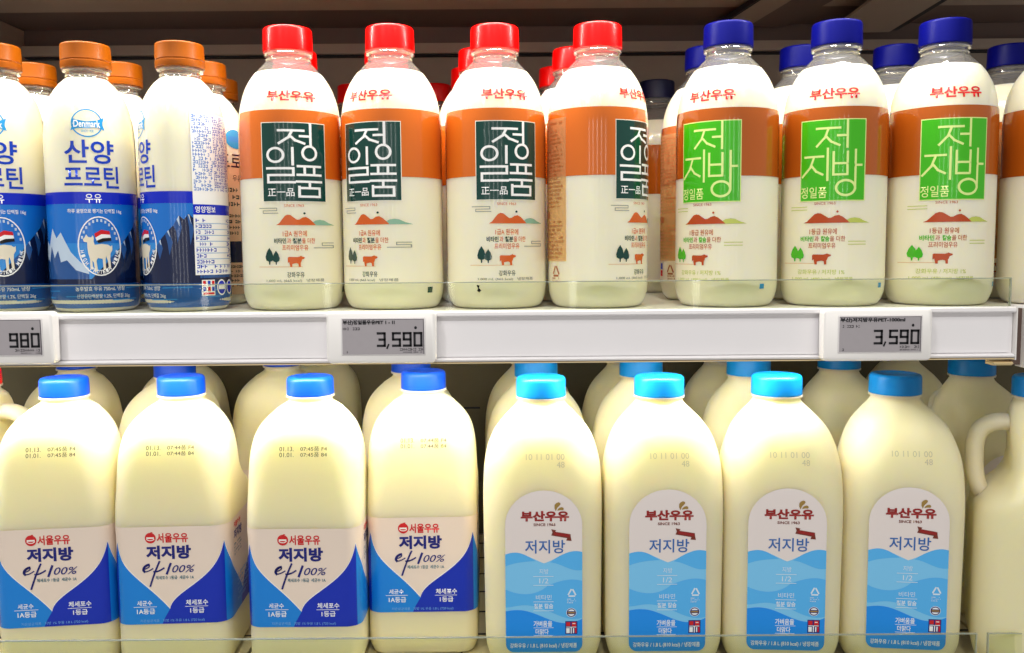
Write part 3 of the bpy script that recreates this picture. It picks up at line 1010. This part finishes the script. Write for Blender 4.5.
def seoul_jug():
    root = empty('milk_jug', (0, 0, 0))
    tag(root, '', 'milk jug', 'blue and white label milk jugs with deep blue caps on the lower shelf')
    jug_common(root, SEOUL, M_MIDCAP, 0.2613, 0.0215)
    seoul_label(root)
    return root

def busan_label(root):
    D = 0.77
    px = 0.00089
    V = lambda y: zf(y + 2.2, D) - ZS
    S = Sheet(U=lambda x: (x-666.5)*px, V=V)
    x0, x1 = 628.5, 704.5
    cx = (x0+x1)/2
    # arch shaped white top
    arch = [(x0, 553)] + [(cx - 38*cos(radians(a)), 524 - 35*sin(radians(a))) for a in range(0, 181, 9)] + [(x1, 553)]
    S.poly(arch + [(x1, 565), (x0, 565)], KJ['bwhite'], 0)
    wave = bez((x0, 553), (x0+12, 548), (x0+24, 556), (cx, 562)) + bez((cx, 562), (cx+14, 558), (x1-14, 546), (x1, 551))[1:]
    r = 8
    bot = [(x1 - r + r*cos(radians(a)), 651 - r + r*sin(radians(a))) for a in range(0, 91, 15)] + [(x0 + r - r*sin(radians(a)), 651 - r + r*cos(radians(a))) for a in range(0, 91, 15)]
    S.poly(wave + bot, KJ['bsky'], 1)
    S.poly(bez((x1, 551), (x1-10, 548), (x1-22, 553), (cx+6, 561)) + bez((cx+6, 561), (x1-20, 562), (x1-12, 571), (x1, 569)), KJ['bmid'], 2)
    S.poly(bez((x0, 553), (x0+12, 548), (x0+20, 553), (cx-8, 559.6)) + bez((cx-8, 559.6), (x0+20, 560), (x0+8, 561), (x0, 565)), KJ['bmid'], 2)
    S.poly(bez((x0, 588), (x0+22, 598), (x0+36, 590), (cx+4, 584)) + bez((cx+4, 584), (cx+20, 578), (x1-10, 577), (x1, 580)) + bez((x1, 617), (x1-20, 622), (cx+6, 606), (x0+22, 604)) + bez((x0+22, 604), (x0+14, 603), (x0+6, 606), (x0, 606)), KJ['bmid'], 2)
    S.poly(bez((x0, 610), (x0+16, 606), (x0+26, 611), (cx+2, 617)) + bez((cx+2, 617), (cx+16, 623), (x1-14, 624), (x1, 618)) + bot, KJ['bdeep'], 3)
    # logo
    S.text('부산우유', 644, 509.5, 691.5, 519.8, KJ['maroon'], 4, bold=0.045)
    S.text('SINCE 1963', 656.5, 521.8, 678, 524.6, KJ['brownl'], 4, bold=0.02)
    S.poly([(678.6, 509.8), (677.2, 506.8), (677.3, 503.6), (678.8, 501.8), (681, 500.8), (682.8, 501.4), (683.2, 502.8), (681.8, 504.6), (680.3, 505.9), (679.4, 507.6)], KJ['gold'], 4)
    S.poly([(680, 509.3), (680.8, 507.4), (682.4, 506.2), (684.4, 505.7), (686, 506.4), (686.4, 508), (685.2, 508.8), (683.6, 508.6), (681.8, 508.8)], KJ['gold'], 4)
    S.poly([(674, 527.8), (678.7, 528.8), (677.9, 530.4), (692.9, 532.9), (693.3, 536.2), (694, 539.6), (688.7, 539.2), (689.6, 536.8), (674, 534), (675.2, 531)], KJ['brownl'], 4)
    S.poly([(677, 530.6), (692.4, 533.2), (692.2, 536), (676.8, 533.6)], KJ['maroon'], 5)
    S.text('저지방', 648, 538.5, 687.5, 552, KJ['bluet'], 4, bold=0.012)
    # centre lines
    S.text('지방', 662, 567.5, 671, 572.6, KJ['ltype'], 4)
    S.rect(656, 574.8, 676, 575.3, KJ['ltype'], 4)
    S.text('1/2', 662, 577, 671, 582, KJ['ltype'], 4)
    S.rect(656, 583.6, 676, 584.1, KJ['ltype'], 4)
    S.text('비타민', 658.5, 593.5, 674, 598.6, KJ['ltype'], 4)
    S.rect(656, 600.2, 676, 600.7, KJ['ltype'], 4)
    S.text('철분 칼슘', 656.5, 602.2, 675.5, 607.4, KJ['ltype'], 4, bold=0.02)
    S.rect(656, 609.2, 676, 609.7, KJ['ltype'], 4)
    S.text('가벼움을', 656, 619.5, 674.5, 625.4, KJ['white'], 4, bold=0.015)
    S.rect(656, 626.3, 676, 626.7, KJ['white'], 4)
    S.text('더맑다', 658, 627.6, 671, 633.2, KJ['white'], 4, bold=0.015)
    S.rect(656, 634, 675, 634.4, KJ['white'], 4)
    S.text('강화우유 / 1.8 L (810 kcal) / 냉장제품', 632.5, 641.8, 699, 647.4, KJ['white'], 4, bold=0.012)
    # badges
    recycle_print(S, 694.2, 591.5, 4.6, KJ['ltype'], 4, w=1.5)
    S.micro(689.5, 597, 699, 602.5, 3, KJ['ltype'], 4, seed=5)
    S.ell(693.6, 611.5, 5, 4.6, KJ['white'], 4); S.ring(693.6, 611.5, 4.6, 4.2, 0.9, KJ['navy'], 5); S.rect(689.5, 610, 697.7, 613, KJ['navy'], 5)
    S.rect(690, 610.8, 697.2, 612.2, KJ['gold'], 6)
    bx, by = 687.5, 620
    S.rect(bx, by, bx+12, by+13, KJ['navy'], 4)
    for a, b, c, d, m in ((1, 1, 5, 5, 'red'), (6.4, .8, 11, 5.5, 'red'), (1, 7, 4.4, 12, 'white'), (7.6, 7, 8.8, 12, 'white'), (5.4, 5.6, 6.4, 12.4, 'white'), (9.6, 6.6, 11.2, 12, 'red'), (1, 5.6, 11, 6.3, 'white'), (7.2, 2, 10, 2.8, 'white')):
        S.rect(bx+a, by+b, bx+c, by+d, KJ[m], 5)
    S.build('label', surf_jug(BUSAN), root, du=0.0035, dv=0.006, base=0.0003)

def busan_jug():
    root = empty('low_fat_milk_jug', (0, 0, 0))
    tag(root, '', 'milk jug', 'sky blue capped low fat milk jugs on the lower shelf')
    jug_common(root, BUSAN, M_SKYCAP, 0.2602)
    busan_label(root)
    return root

# ------------------------------------------------------------------ the shelving
XL, XR = -0.66, 0.428          # ends of the main bay
YB = 0.415                     # back panel
ZT = 0.330                     # underside of the shelf above

mb = MB()
mb.box(-0.95, 1.0, YB, YB+0.02, -0.40, 0.60)
wall = struct(mb.build('wall_back', M_WALL, smooth=0))
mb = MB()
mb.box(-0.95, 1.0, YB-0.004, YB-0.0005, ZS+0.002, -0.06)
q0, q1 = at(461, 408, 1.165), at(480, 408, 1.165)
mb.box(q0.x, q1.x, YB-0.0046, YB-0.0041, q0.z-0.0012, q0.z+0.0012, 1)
struct(mb.build('wall_back_panel', [M_WALLLO, M_SLOT_SHADOW], smooth=0))
# horizontal rails on the back panel under the shelf above
mb = MB()
mb.box(-0.61, 1.0, YB-0.020, YB, 0.2965, 0.3085)
mb.box(-0.61, 1.0, YB-0.014, YB, 0.2950, 0.2964, 1)  # thin dark strip standing in for the shadow line below the rail
struct(mb.build('trim_1', [M_STEEL3, M_SLOT_SHADOW], smooth=0))
mb = MB()
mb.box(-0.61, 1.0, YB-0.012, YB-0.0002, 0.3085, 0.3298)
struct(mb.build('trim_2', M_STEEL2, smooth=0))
mb = MB()
mb.box(-0.625, -0.610, 0.0, YB-0.0005, 0.0, 0.329)
struct(mb.build('wall_left', M_WALL, smooth=0))

def rail(root, x0, x1, zt, y=0.0):
    """price rail: channel extrusion with a lip above and below and a paper strip between"""
    mb = MB()
    pr = [(y+0.010, zt), (y-0.002, zt), (y-0.0042, zt-0.0012), (y-0.0044, zt-0.0038), (y-0.0030, zt-0.0050), (y+0.0012, zt-0.0056),
          (y+0.0012, zt-0.0395), (y-0.0030, zt-0.0402), (y-0.0046, zt-0.0412), (y-0.0040, zt-0.0426), (y-0.001, zt-0.0434), (y+0.010, zt-0.0434)]
    mb.prism_x(pr, x0, x1)
    r = mb.build('price_rail', M_RAIL, root, smooth=30)
    mb = MB()
    mb.box(x0+0.003, x1-0.003, y-0.0002, y+0.0006, zt-0.0390, zt-0.0085)
    mb.build('paper_strip', M_STRIP, r, smooth=0)
    mb = MB()
    mb.box(x0, x1, y-0.0036, y+0.0105, zt-0.0444, zt-0.0435)
    mb.build('lower_edge', M_WARM, r, smooth=0)  # bottom lip yellower than the rail
    return r

def guard(root, x0, x1, zt, h, y):
    mb = MB()
    mb.box(x0, x1, y, y+0.0022, zt, zt+h-0.0008)
    mb.box(x0, x1, y, y+0.0022, zt+h-0.0008, zt+h, 1)
    mb.box(x1, x1+0.0010, y, y+0.0022, zt, zt+h, 1)
    mb.box(x0-0.0010, x0, y, y+0.0022, zt, zt+h, 1)
    return mb.build('front_guard', [M_GUARD, M_GEDGE], root, smooth=0)

# middle shelf
sh = empty('shelf', ((XL+XR)/2, 0.2, 0))
tag(sh, 'white middle shelf with long price rail carrying the capped litre bottles', 'shelf', 'shelves of the dairy case')
def rel(root, fn, *a, **k):
    o = fn(*a, **k)
    return o
def under(root, o):
    o.parent = root
    o.matrix_parent_inverse = Matrix.Translation(-root.location)
    return o
mb = MB(); mb.box(XL, XR, 0.0101, YB-0.021, -0.0130, 0.0); mb.box(XL, XR, 0.0101, 0.0125, -0.0440, -0.0131)
under(sh, mb.build('shelf_board', M_WHITE, smooth=0))
under(sh, rail(None, XL, XR-0.006, 0.0))
under(sh, guard(None, XL, XR-0.010, 0.0001, 0.0240, -0.0010))
mb = MB()
mb.box(XR-0.0055, XR-0.0045, -0.0040, 0.012, -0.0450, 0.0)
mb.box(XR+0.0035, XR+0.0045, -0.0060, 0.012, -0.0520, -0.0020)
mb.box(XR-0.0045, XR+0.0035, 0.004, 0.012, -0.0500, -0.0020, 1)
mb.prism_x([(0.0, -0.0500), (0.012, -0.0500), (0.012, -0.0465), (0.0, -0.0465), (-0.003, -0.0480)], XR-0.022, XR-0.006, 2)
under(sh, mb.build('end_bracket', [M_WHITE, M_STEEL2, M_WARM], smooth=0))

# neighbouring bay, middle shelf
sh2 = empty('shelf', (0.62, 0.2, 0))
tag(sh2, 'start of the next bay middle shelf at the right edge of the picture', 'shelf', 'shelves of the dairy case')
mb = MB(); mb.box(0.4345, 0.80, 0.0361, YB-0.021, -0.0130, -0.0005)
under(sh2, mb.build('shelf_board', M_WHITE, smooth=0))
under(sh2, rail(None, 0.4345, 0.80, -0.0005, y=0.026))

# lower shelf: slatted deck
lo = empty('shelf', (0, 0.2, ZS))
tag(lo, 'cream slatted bottom shelf under the big milk jugs', 'shelf', 'shelves of the dairy case')
mb = MB()
x = -0.80
k = 0
while x < 0.80:
    mb.box(x+0.0012, x+0.0478, 0.0, YB-0.005, -0.012, 0.0)
    x += 0.05
under(lo, mb.build('slat_deck', M_SLAT, smooth=0))
lo_deck = kids(lo)[0]
lo_deck.location.z += ZS
mb = MB()
mb.box(-0.80, 0.80, 0.001, YB-0.006, ZS-0.02, ZS-0.0125)
for y in (0.10, 0.155, 0.21, 0.265, 0.32, 0.375):
    mb.box(-0.80, 0.80, y, y+0.0035, ZS-0.0124, ZS+0.0002)
under(lo, mb.build('deck_frame', M_SLOT_SHADOW, smooth=0))
mb = MB(); mb.box(-0.80, 0.80, -0.006, -0.0002, ZS-0.04, ZS+0.001)
under(lo, mb.build('deck_front', M_WHITE, smooth=0))
GY = 0.0015
zg = zf(637.2, 0.755+GY)
gx = at(976, 640, 0.755+GY).x
gx2 = at(989, 640, 0.755+GY).x
g = guard(None, -0.80, gx, ZS+0.0003, zg-ZS-0.0003, GY); under(lo, g)
g = guard(None, gx2, 0.80, ZS+0.0003, zg-ZS-0.0003, GY); under(lo, g)

# shelf above, seen from below
top = empty('shelf', (0, 0.2, ZT))
tag(top, 'dark underside of the top shelf with cross beams above the bottles', 'shelf', 'shelves of the dairy case')
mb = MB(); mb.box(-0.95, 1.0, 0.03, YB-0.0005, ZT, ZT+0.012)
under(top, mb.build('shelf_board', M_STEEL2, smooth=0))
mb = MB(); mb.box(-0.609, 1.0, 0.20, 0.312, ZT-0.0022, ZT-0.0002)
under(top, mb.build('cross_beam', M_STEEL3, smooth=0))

# sloping steel braces hanging under the top shelf on the right
def brace(p, q, slabs, label):
    """level steel beam seen from below, running from p (back) towards q; slabs lie side by side to its right"""
    p, q = Vector(p), Vector(q)
    q.z = p.z
    q = p + (q - p) * 2.6
    t = (q - p).normalized()
    n = Vector((-t.y, t.x, 0))
    if n.x < 0: n = -n
    root = empty('shelf_brace', tuple(p))
    for name, a0, a1, z0, z1, m in slabs:
        vs = []
        for e in (p, q):
            for a, b in ((a0, z0), (a1, z0), (a1, z1), (a0, z1)):
                vs.append(e + n*a + Vector((0, 0, b)))
        mb = MB()
        mb.add(vs, [(0, 1, 2, 3), (7, 6, 5, 4), (0, 4, 5, 1), (1, 5, 6, 2), (2, 6, 7, 3), (3, 7, 4, 0)])
        under(root, mb.build(name, m, smooth=0))
    tag(root, label, 'shelf brace', 'steel braces under the top shelf')
    return root

# ------------------------------------------------------------------ price tags
DIG = {'3': [[(0, 0), (1, 0), (1, 2), (0, 2)], [(0.25, 1), (1, 1)]], '5': [[(1, 0), (0, 0), (0, 1), (1, 1), (1, 2), (0, 2)]],
       '9': [[(1, 1), (0, 1), (0, 0), (1, 0), (1, 2), (0, 2)]], '0': [[(0, 0), (1, 0), (1, 2), (0, 2), (0, 0)]],
       '8': [[(0, 0), (1, 0), (1, 2), (0, 2), (0, 0)], [(0, 1), (1, 1)]]}
def price_tag(px, py, title, digits, label, seed):
    W, H = 0.0905, 0.0432
    c = at(px, py, 0.755 - 0.010)
    root = empty('price_tag', (c.x, -0.0047, c.z))
    tag(root, label, 'price tag', 'electronic price tags on the white rail')
    mb = MB()
    mb.rbox(-W/2, W/2, -H/2, H/2, -0.010, -0.0001, 0.004, bev=0.0018)
    mb.build('tag_housing', M_TAG, root, smooth=30)
    # display: 700 x 300 grid as measured on the photograph
    w, h = 0.0675, 0.0292
    cx, cz = 0.0018, 0.0008
    mb = MB(); mb.rbox(cx-w/2-0.0012, cx+w/2+0.0012, cz-h/2-0.0012, cz+h/2+0.0012, -0.0104, -0.0098, 0.001, bev=0.0003)
    mb.build('display_bezel', mat('bezel plastic', (226, 222, 222), rough=0.4), root, smooth=30)
    S = Sheet(U=lambda x: cx - w/2 + x/700*w, V=lambda y: cz + h/2 - y/300*h)
    S.rect(0, 0, 700, 300, M_SCREEN, 0)
    S.rect(0, 0, 700, 5, mat('screen frame', (96, 92, 98), rough=0.5), 1)
    S.rect(692, 0, 700, 300, mat('screen frame', (96, 92, 98), rough=0.5), 1)
    S.text(title[0], 6, 9, title[1], 52, M_INK, 2, bold=0.05)
    if title[2]:
        S.rect(0, 4, title[2], 52, M_INK, 2)
        S.items.pop()
    S.micro(6, 68, 170, 96, 1, M_INK, 2, fill=0.8, ragged=0, seed=seed)
    S.micro(470, 248, 690, 272, 1, M_INK, 2, fill=0.9, ragged=0, seed=seed+1)
    S.micro(520, 276, 690, 292, 1, M_INK, 2, fill=0.6, ragged=0, seed=seed+2)
    S.micro(6, 270, 46, 292, 1, M_INK, 2, fill=0.9, ragged=0, seed=seed+3)
    x = 684
    for ch in reversed(digits):
        if ch == ',':
            S.line([(x-14, 220), (x-26, 248)], 15, M_INK, 2)
            x -= 38
            continue
        for st in DIG[ch]:
            S.line([(x - 66 + 58*a, 122 + 53*b) for a, b in st], 20, M_INK, 2)
        x -= 92
    S.ell(628, 76, 12, 13, M_INK, 2, 14)
    S.build('display', lambda u, v, o: Vector((u, -0.01041-o, v)), root, du=None, smooth=False)
    return root

price_tag(2, 338, ('부산양프로틴 750ml', 330, 0), '980', 'white electronic price tag reading 980 below the goat milk bottles', 11)
price_tag(382, 337, ('부산)정일품우유PET 1 - 1l', 450, 0), '3,590', 'white electronic price tag reading 3,590 below the red capped bottles', 22)
price_tag(875.5, 334.5, ('부산)저지방우유PET-1000ml', 560, 0), '3,590', 'white electronic price tag reading 3,590 below the blue capped bottles', 33)

# ------------------------------------------------------------------ bottles in place
def facing(x, y, a):
    """turn so that the label centre lies a degrees right of the line to the camera"""
    d = y - CAM.y
    ang = radians(a) - atan(x / d)
    return ang

def put(lst, make, ref_py, z0, capm=None, skip_rear=()):
    proto = None
    out = []
    for px, d, a, label in lst:
        p = at(px, ref_py(d), d)
        x, y = p.x, d + CAM.y
        rz = facing(x, y, a)
        if proto is None:
            proto = make()
            proto.location = (x, y, z0); proto.rotation_euler = (0, 0, rz); proto['label'] = label
            o = proto
        else:
            o = copy_tree(proto, (x, y, z0), rz, label)
        out.append(o)
    return out

mid_up = lambda d: 326.5 + F*tan(-TILT + 0) * 0 + 170 * 0 - 156
cap_up = lambda d: 326.5 - F*tan(atan((0.233-CAM.z)/d) + TILT)
body_up = lambda d: 326.5 - F*tan(atan((0.11-CAM.z)/d) + TILT)

D0 = 0.807
DG = 0.800
red = put([
    (291.8, D0, 3.5, 'red capped bottle at the left end of the front row, panel facing straight out'),
    (392.5, D0-0.001, -26, 'second red capped bottle in front, green panel turned to the left, above the price tag'),
    (496, D0, 13.5, 'third red capped bottle in front, panel turned slightly right, small black speck below'),
    (597.5, D0-0.003, 56, 'fourth red capped bottle in front, panel turned far right and ingredients visible left'),
], lambda: litre_bottle('red'), body_up, 0.0002)
rear_red = [
    (295, 0.898, 10, 'red capped bottle hidden directly behind the leftmost red capped bottle'),
    (386.5, 0.898, -10, 'red capped bottle hidden directly behind the left-turned second red capped bottle'),
    (480, 0.898, 140, 'red capped bottle just behind the third front one, cap higher of two slivers'),
    (574, 0.898, -150, 'red capped bottle just behind the fourth front one, cap higher of two slivers'),
    (470.5, 0.989, 90, 'red capped bottle third in the column behind the bottle with the black speck'),
    (558.5, 0.989, 170, 'red capped bottle third in the column behind the far-right-turned panel bottle'),
    (355.5, 1.082, 20, 'low red cap far back in the gap between first and second front bottles'),
    (434, 1.082, 120, 'low red cap far back in the gap between second and third front bottles'),
]
for px, d, a, lab in rear_red:
    p = at(px, cap_up(d), d)
    copy_tree(red[0], (p.x, d + CAM.y, 0.0002), facing(p.x, d + CAM.y, a), lab)

grn = put([
    (726.5, D0-0.004, -20, 'leftmost blue capped bottle of the front row, bright green panel turned left'),
    (833.5, D0-0.005, -1.5, 'middle blue capped bottle of the front row, green panel facing straight out'),
    (940.5, D0-0.0065, 14, 'blue capped bottle above the rail end, green panel turned slightly right'),
    (1056, D0-0.005, 120, 'bottle cut by the right picture edge, brown band without a visible panel'),
], lambda: litre_bottle('green'), body_up, 0.0002)
grn[3].location.z = -0.0003
for px, d, a, lab in [
    (707, 0.898, 62, 'blue capped bottle behind the left-turned green panel one, ingredients text showing left'),
    (802, 0.898, 150, 'blue capped bottle mostly hidden behind the straight facing green panel bottle'),
    (896, 0.898, 170, 'blue capped bottle mostly hidden behind the slightly right-turned green panel bottle'),
    (1011, 0.898, 100, 'dark blue capped bottle set back at the far right edge of the upper shelf'),
]:
    p = at(px, cap_up(d), d)
    copy_tree(grn[0], (p.x, d + CAM.y, 0.0002), facing(p.x, d + CAM.y, a), lab)

goat = put([
    (2, DG, -10, 'goat milk bottle cut by the left picture edge, oval seal partly visible'),
    (91.5, DG, 0, 'goat milk bottle with the whole blue lettering and goat seal facing out'),
    (184.5, DG, -74.5, 'goat milk bottle turned left so the white nutrition panel faces out'),
], goat_bottle, body_up, 0.0002)
goats_back = []
cap_goat = lambda d: 326.5 - F*tan(atan((0.22-CAM.z)/d) + TILT)
for px, d, a, lab in [
    (33, 0.882, 160, 'goat milk bottle behind the one cut by the left edge, only orange cap clear'),
    (119.5, 0.882, 100, 'goat milk bottle behind the fully facing one, orange cap right of its neck'),
    (204, 0.882, 46, 'beige sleeved bottle behind the nutrition panel bottle, blue logo peeking out right'),
    (217.5, 0.966, 12, 'bottle farthest back on the left, small third orange cap beside the first red bottle'),
]:
    p = at(px, cap_goat(d), d)
    goats_back.append(copy_tree(goat[0], (p.x, d + CAM.y, 0.0002), facing(p.x, d + CAM.y, a), lab))

# one odd bottle far back with a ridged navy cap
def navy_bottle():
    root = empty('milk_bottle', (0, 0, 0))
    tag(root, 'bottle with a ridged navy cap far back between red and blue capped bottles', 'milk bottle')
    bottle_body('milk_body', root, 0.196)
    bottle_neck(root, P_BOT, 0.196, 0.0184, 0.2238, 0.2219, 0.0212)
    screw_cap('cap', M_NAVY, root, 0.0205, 0.2232, 0.2440, rib=0.0005, bev=0.0015)
    S = Sheet()
    full = pi*RB
    S.rect(-full, 0.112, full, 0.167, K['brown'], 0, px=False)
    S.build('label', surf_bottle, root, du=0.004, dv=0.006)
    return root
nb = navy_bottle()
p = at(657, cap_up(1.07), 1.07)
nb.location = (p.x, 1.07 + CAM.y, 0.0002)

# ------------------------------------------------------------------ jugs in place
capz = ZS + 0.246
cap_lo = lambda d: 326.5 - F*tan(atan((capz-CAM.z)/d) + TILT)
def jug_at(px, d):
    return Vector((at(px, cap_lo(d), d).x, d + CAM.y, ZS + 0.0004))

def place_jugs(make, lst):
    proto = None
    out = []
    for px, d, rz, label in lst:
        p = jug_at(px, d)
        if proto is None:
            proto = make(); proto.location = p; proto.rotation_euler = (0, 0, radians(rz)); proto['label'] = label
            o = proto
        else:
            o = copy_tree(proto, p, radians(rz), label)
        out.append(o)
    return out
seoul = place_jugs(seoul_jug, [
    (64.5, 0.834, 7, 'milk jug with mid blue cap at the left picture edge of the front row'),
    (181.5, 0.838, 3, 'second milk jug from the left in front, its right side label showing'),
    (310.5, 0.8285, 0, 'third milk jug from the left, nearest the guard, gap at its left'),
    (423.5, 0.860, 1, 'blue and white label jug set back from the front edge below the 3,590 tag'),
    (76.5, 1.035, 0, 'milk jug in shadow behind the leftmost deep blue label jug'),
    (175, 0.960, 2, 'milk jug right behind the second front jug, cap just above its cap'),
    (282, 1.045, 0, 'milk jug standing far back left of the third front jug'),
    (411, 0.985, 0, 'milk jug behind the set back jug, dark blue cap under the price tag'),
    (186, 1.09, 0, 'third milk jug in the column behind the second front jug'),
    (322, 1.17, 0, 'milk jug at the back wall right of the third front jug, in deep shade'),
])
for o, t in zip(seoul[:4], ('45', '44', '45', '44')):
    date_stamp(o, SEOUL, [[('01.13.', 0, .30), ('07:%s품 F4' % t, .44, 1)], [('01.01.', 0, .30), ('07:%s품 84' % t, .44, 1)]], KJ['stampk'],
               'date_stamp', (281, 446, 328, 457.5), 0.775, 0.00089, 301)
bus = place_jugs(busan_jug, [
    (541, 0.8225, 0, 'leftmost jug with the arched sky blue label, beside the dark gap'),
    (659, 0.8225, 0, 'second jug from left among the front arched sky blue label jugs'),
    (776.5, 0.8225, -4, 'third jug from left among the front arched sky blue label jugs'),
    (895, 0.8225, -7, 'rightmost front jug with arched label, beside the guard end'),
    (536, 0.952, 0, 'jug right behind the leftmost arched label jug, bright cap above its cap'),
    (641, 0.952, 0, 'jug right behind the second arched label jug, bright cap left of its cap'),
    (748.5, 0.952, 0, 'jug right behind the third arched label jug, bright cap left of its cap'),
    (839, 1.00, 0, 'jug behind the gap between third and fourth front arched label jugs'),
    (529.5, 1.075, 0, 'third jug in the column behind the leftmost arched label jug'),
    (625, 1.075, 0, 'third jug in the column behind the second arched label jug'),
    (722, 1.075, 0, 'third jug in the column behind the third arched label jug'),
    (971.5, 0.94, 13, 'shaded greenish jug under the rail end, behind the jug with side handle'),
    (900, 1.09, 0, 'dark jug top far back right of the fourth arched label jug cap'),
    (1040, 0.80, 68, 'jug cut by the right picture edge, handle loop on its left side'),
])
for o in bus[:4]:
    date_stamp(o, BUSAN, [[('10 11 01 00', 0.0, 1.0)], [('48', .8, 1)]], KJ['stampg'], 'date_stamp', (649, 455, 687, 470), 0.77, 0.00089, 666)

# jug with a red cap at the left edge, handle to the right
p = jug_at(-22, 0.905)
rj = copy_tree(seoul[0], p, radians(-90), 'jug with a red cap cut by the left edge, handle loop to its right', skip=('date_stamp',))
rj['group'] = 'jugs at the left end of the lower shelf'
for c in kids(rj):
    if c.name.startswith('cap'):
        c.data = c.data.copy(); c.data.materials[0] = M_RED

# ------------------------------------------------------------------ braces on the right
brace(at(716, 26, 1.13), at(755, 0, 1.016), [('bottom_flange', 0.002, 0.040, 0, 0.0035, M_STEEL3), ('side_plate', 0.0405, 0.088, 0.001, 0.0035, M_STEEL2), ('seam_lip', -0.002, 0.0015, -0.003, 0.0035, M_SLOT_SHADOW)],
      'left steel brace crossing the shelf underside behind the first two blue caps')
brace(at(828, 33, 1.13), at(872, 0, 0.985), [('bottom_flange', 0.0, 0.074, 0, 0.0035, M_STEEL3), ('seam_lip', 0.0745, 0.084, 0.002, 0.006, M_SLOT_SHADOW)],
      'right steel brace crossing the shelf underside above the third front blue cap')

# ------------------------------------------------------------------ small marks
for o in red[2:3]:
    S = Sheet(U=lambda x: RB*(asin(max(-1, min(1, (x-496)/50.0))) - 0.237), V=lambda y: zf(y, D1))
    S.poly([(476.5, 285), (479.5, 285.5), (478.8, 288), (481, 290.5), (479, 292.5), (477, 291), (478, 288.5)], K['black'], 0)
    m = S.build('dark_speck', surf_bottle, o, du=0.003, base=0.0006)
    m['label'] = 'small black scrap'
S = Sheet()
S.poly([(-0.052, 0.088), (-0.048, 0.0905), (-0.043, 0.0895), (-0.040, 0.090), (-0.043, 0.0875), (-0.047, 0.087)], K['black'], 0, px=False)
S.build('dark_speck', surf_jug(BUSAN), bus[13], du=0.003)

# the bottle at the back with a beige sleeve
def beige_label(parent):
    S = Sheet(U=lambda x: RG*(asin(max(-1, min(1, (x-93)/46.0)))), V=lambda y: zf(y, 0.763))
    full = pi*RG
    S.rect(-full, 0.010, full, zf(150, 0.763), mat('beige sleeve print', (238, 196, 156), rough=0.3), 0, px=False)
    S.ell(93, 122, 15, 11, K['logo'], 1); S.rect(82, 119, 104, 125, K['sky2'], 2)
    S.text('프로틴', 66, 138, 118, 156, K['navy'], 2, bold=0.01)
    S.text('우유', 86, 163, 100, 170, K['navy'], 2)
    S.micro(62, 176, 124, 200, 3, K['ink'], 2, seed=4)
    S.micro(62, 206, 124, 232, 4, K['ink'], 2, seed=8)
    S.rect(60, 238, 126, 262, K['navy'], 1)
    S.micro(62, 264, 124, 290, 5, K['ink'], 2, seed=9)
    return S.build('label', surf_goat, parent, du=0.003, dv=0.006)
bo = goats_back[2]
for c in kids(bo):
    if c.name.startswith('label'):
        bpy.data.objects.remove(c)
beige_label(bo)

bpy.data.objects.remove(_to)

# ------------------------------------------------------------------ light
def area(name, loc, rot, sx, sy, power, col=(1, 0.95, 0.87), spread=180):
    l = bpy.data.lights.new(name, 'AREA')
    l.shape = 'RECTANGLE'; l.size = sx; l.size_y = sy
    l.energy = power; l.color = col; l.spread = radians(spread)
    o = bpy.data.objects.new(name, l)
    o.location = loc; o.rotation_euler = rot
    COL.objects.link(o)
    return o
# LED strips under the front edges of the shelves
area('shelf_light_upper', (-0.13, 0.015, ZT+0.01), (radians(12), 0, 0), 1.05, 0.02, 4.2, (1, 0.96, 0.88))
area('shelf_light_lower', (-0.19, 0.043, -0.0455), (radians(10), 0, 0), 0.95, 0.012, 2.25, (1, 0.96, 0.86))
# ceiling lamps of the shop
area('shop_light_left', (-0.9, -1.5, 1.7), (radians(40), 0, radians(-20)), 0.15, 1.2, 14, (1, 0.98, 0.97))
area('shop_light_middle', (0.05, -1.5, 1.8), (radians(40), 0, 0), 0.15, 1.2, 15, (1, 0.98, 0.97))
area('shop_light_right', (1.0, -1.5, 1.7), (radians(40), 0, radians(20)), 0.15, 1.2, 5, (1, 1.0, 0.85))
# added upright strip lights: vertical streaks on the bottles, some front fill
for i, x in enumerate((-1.35, -0.81, -0.27, 0.27, 0.81)):
    area('streak_lamp', (x, -3.2, 0.25), (pi/2, 0, 0), 0.03, 1.3, 1.4, (1, 0.98, 0.95))
w = bpy.data.worlds.new('world')
SC.world = w
w.use_nodes = True
w.node_tree.nodes['Background'].inputs['Color'].default_value = (1.0, 0.97, 0.93, 1)
w.node_tree.nodes['Background'].inputs['Strength'].default_value = 0.37

SC.view_settings.view_transform = 'Standard'
SC.view_settings.look = 'None'
SC.view_settings.exposure = 0.0
SC.view_settings.gamma = 1.0
SC.view_settings.use_curve_mapping = False
SC.cycles.use_denoising = True
SC.cycles.max_bounces = 12
SC.cycles.transparent_max_bounces = 24
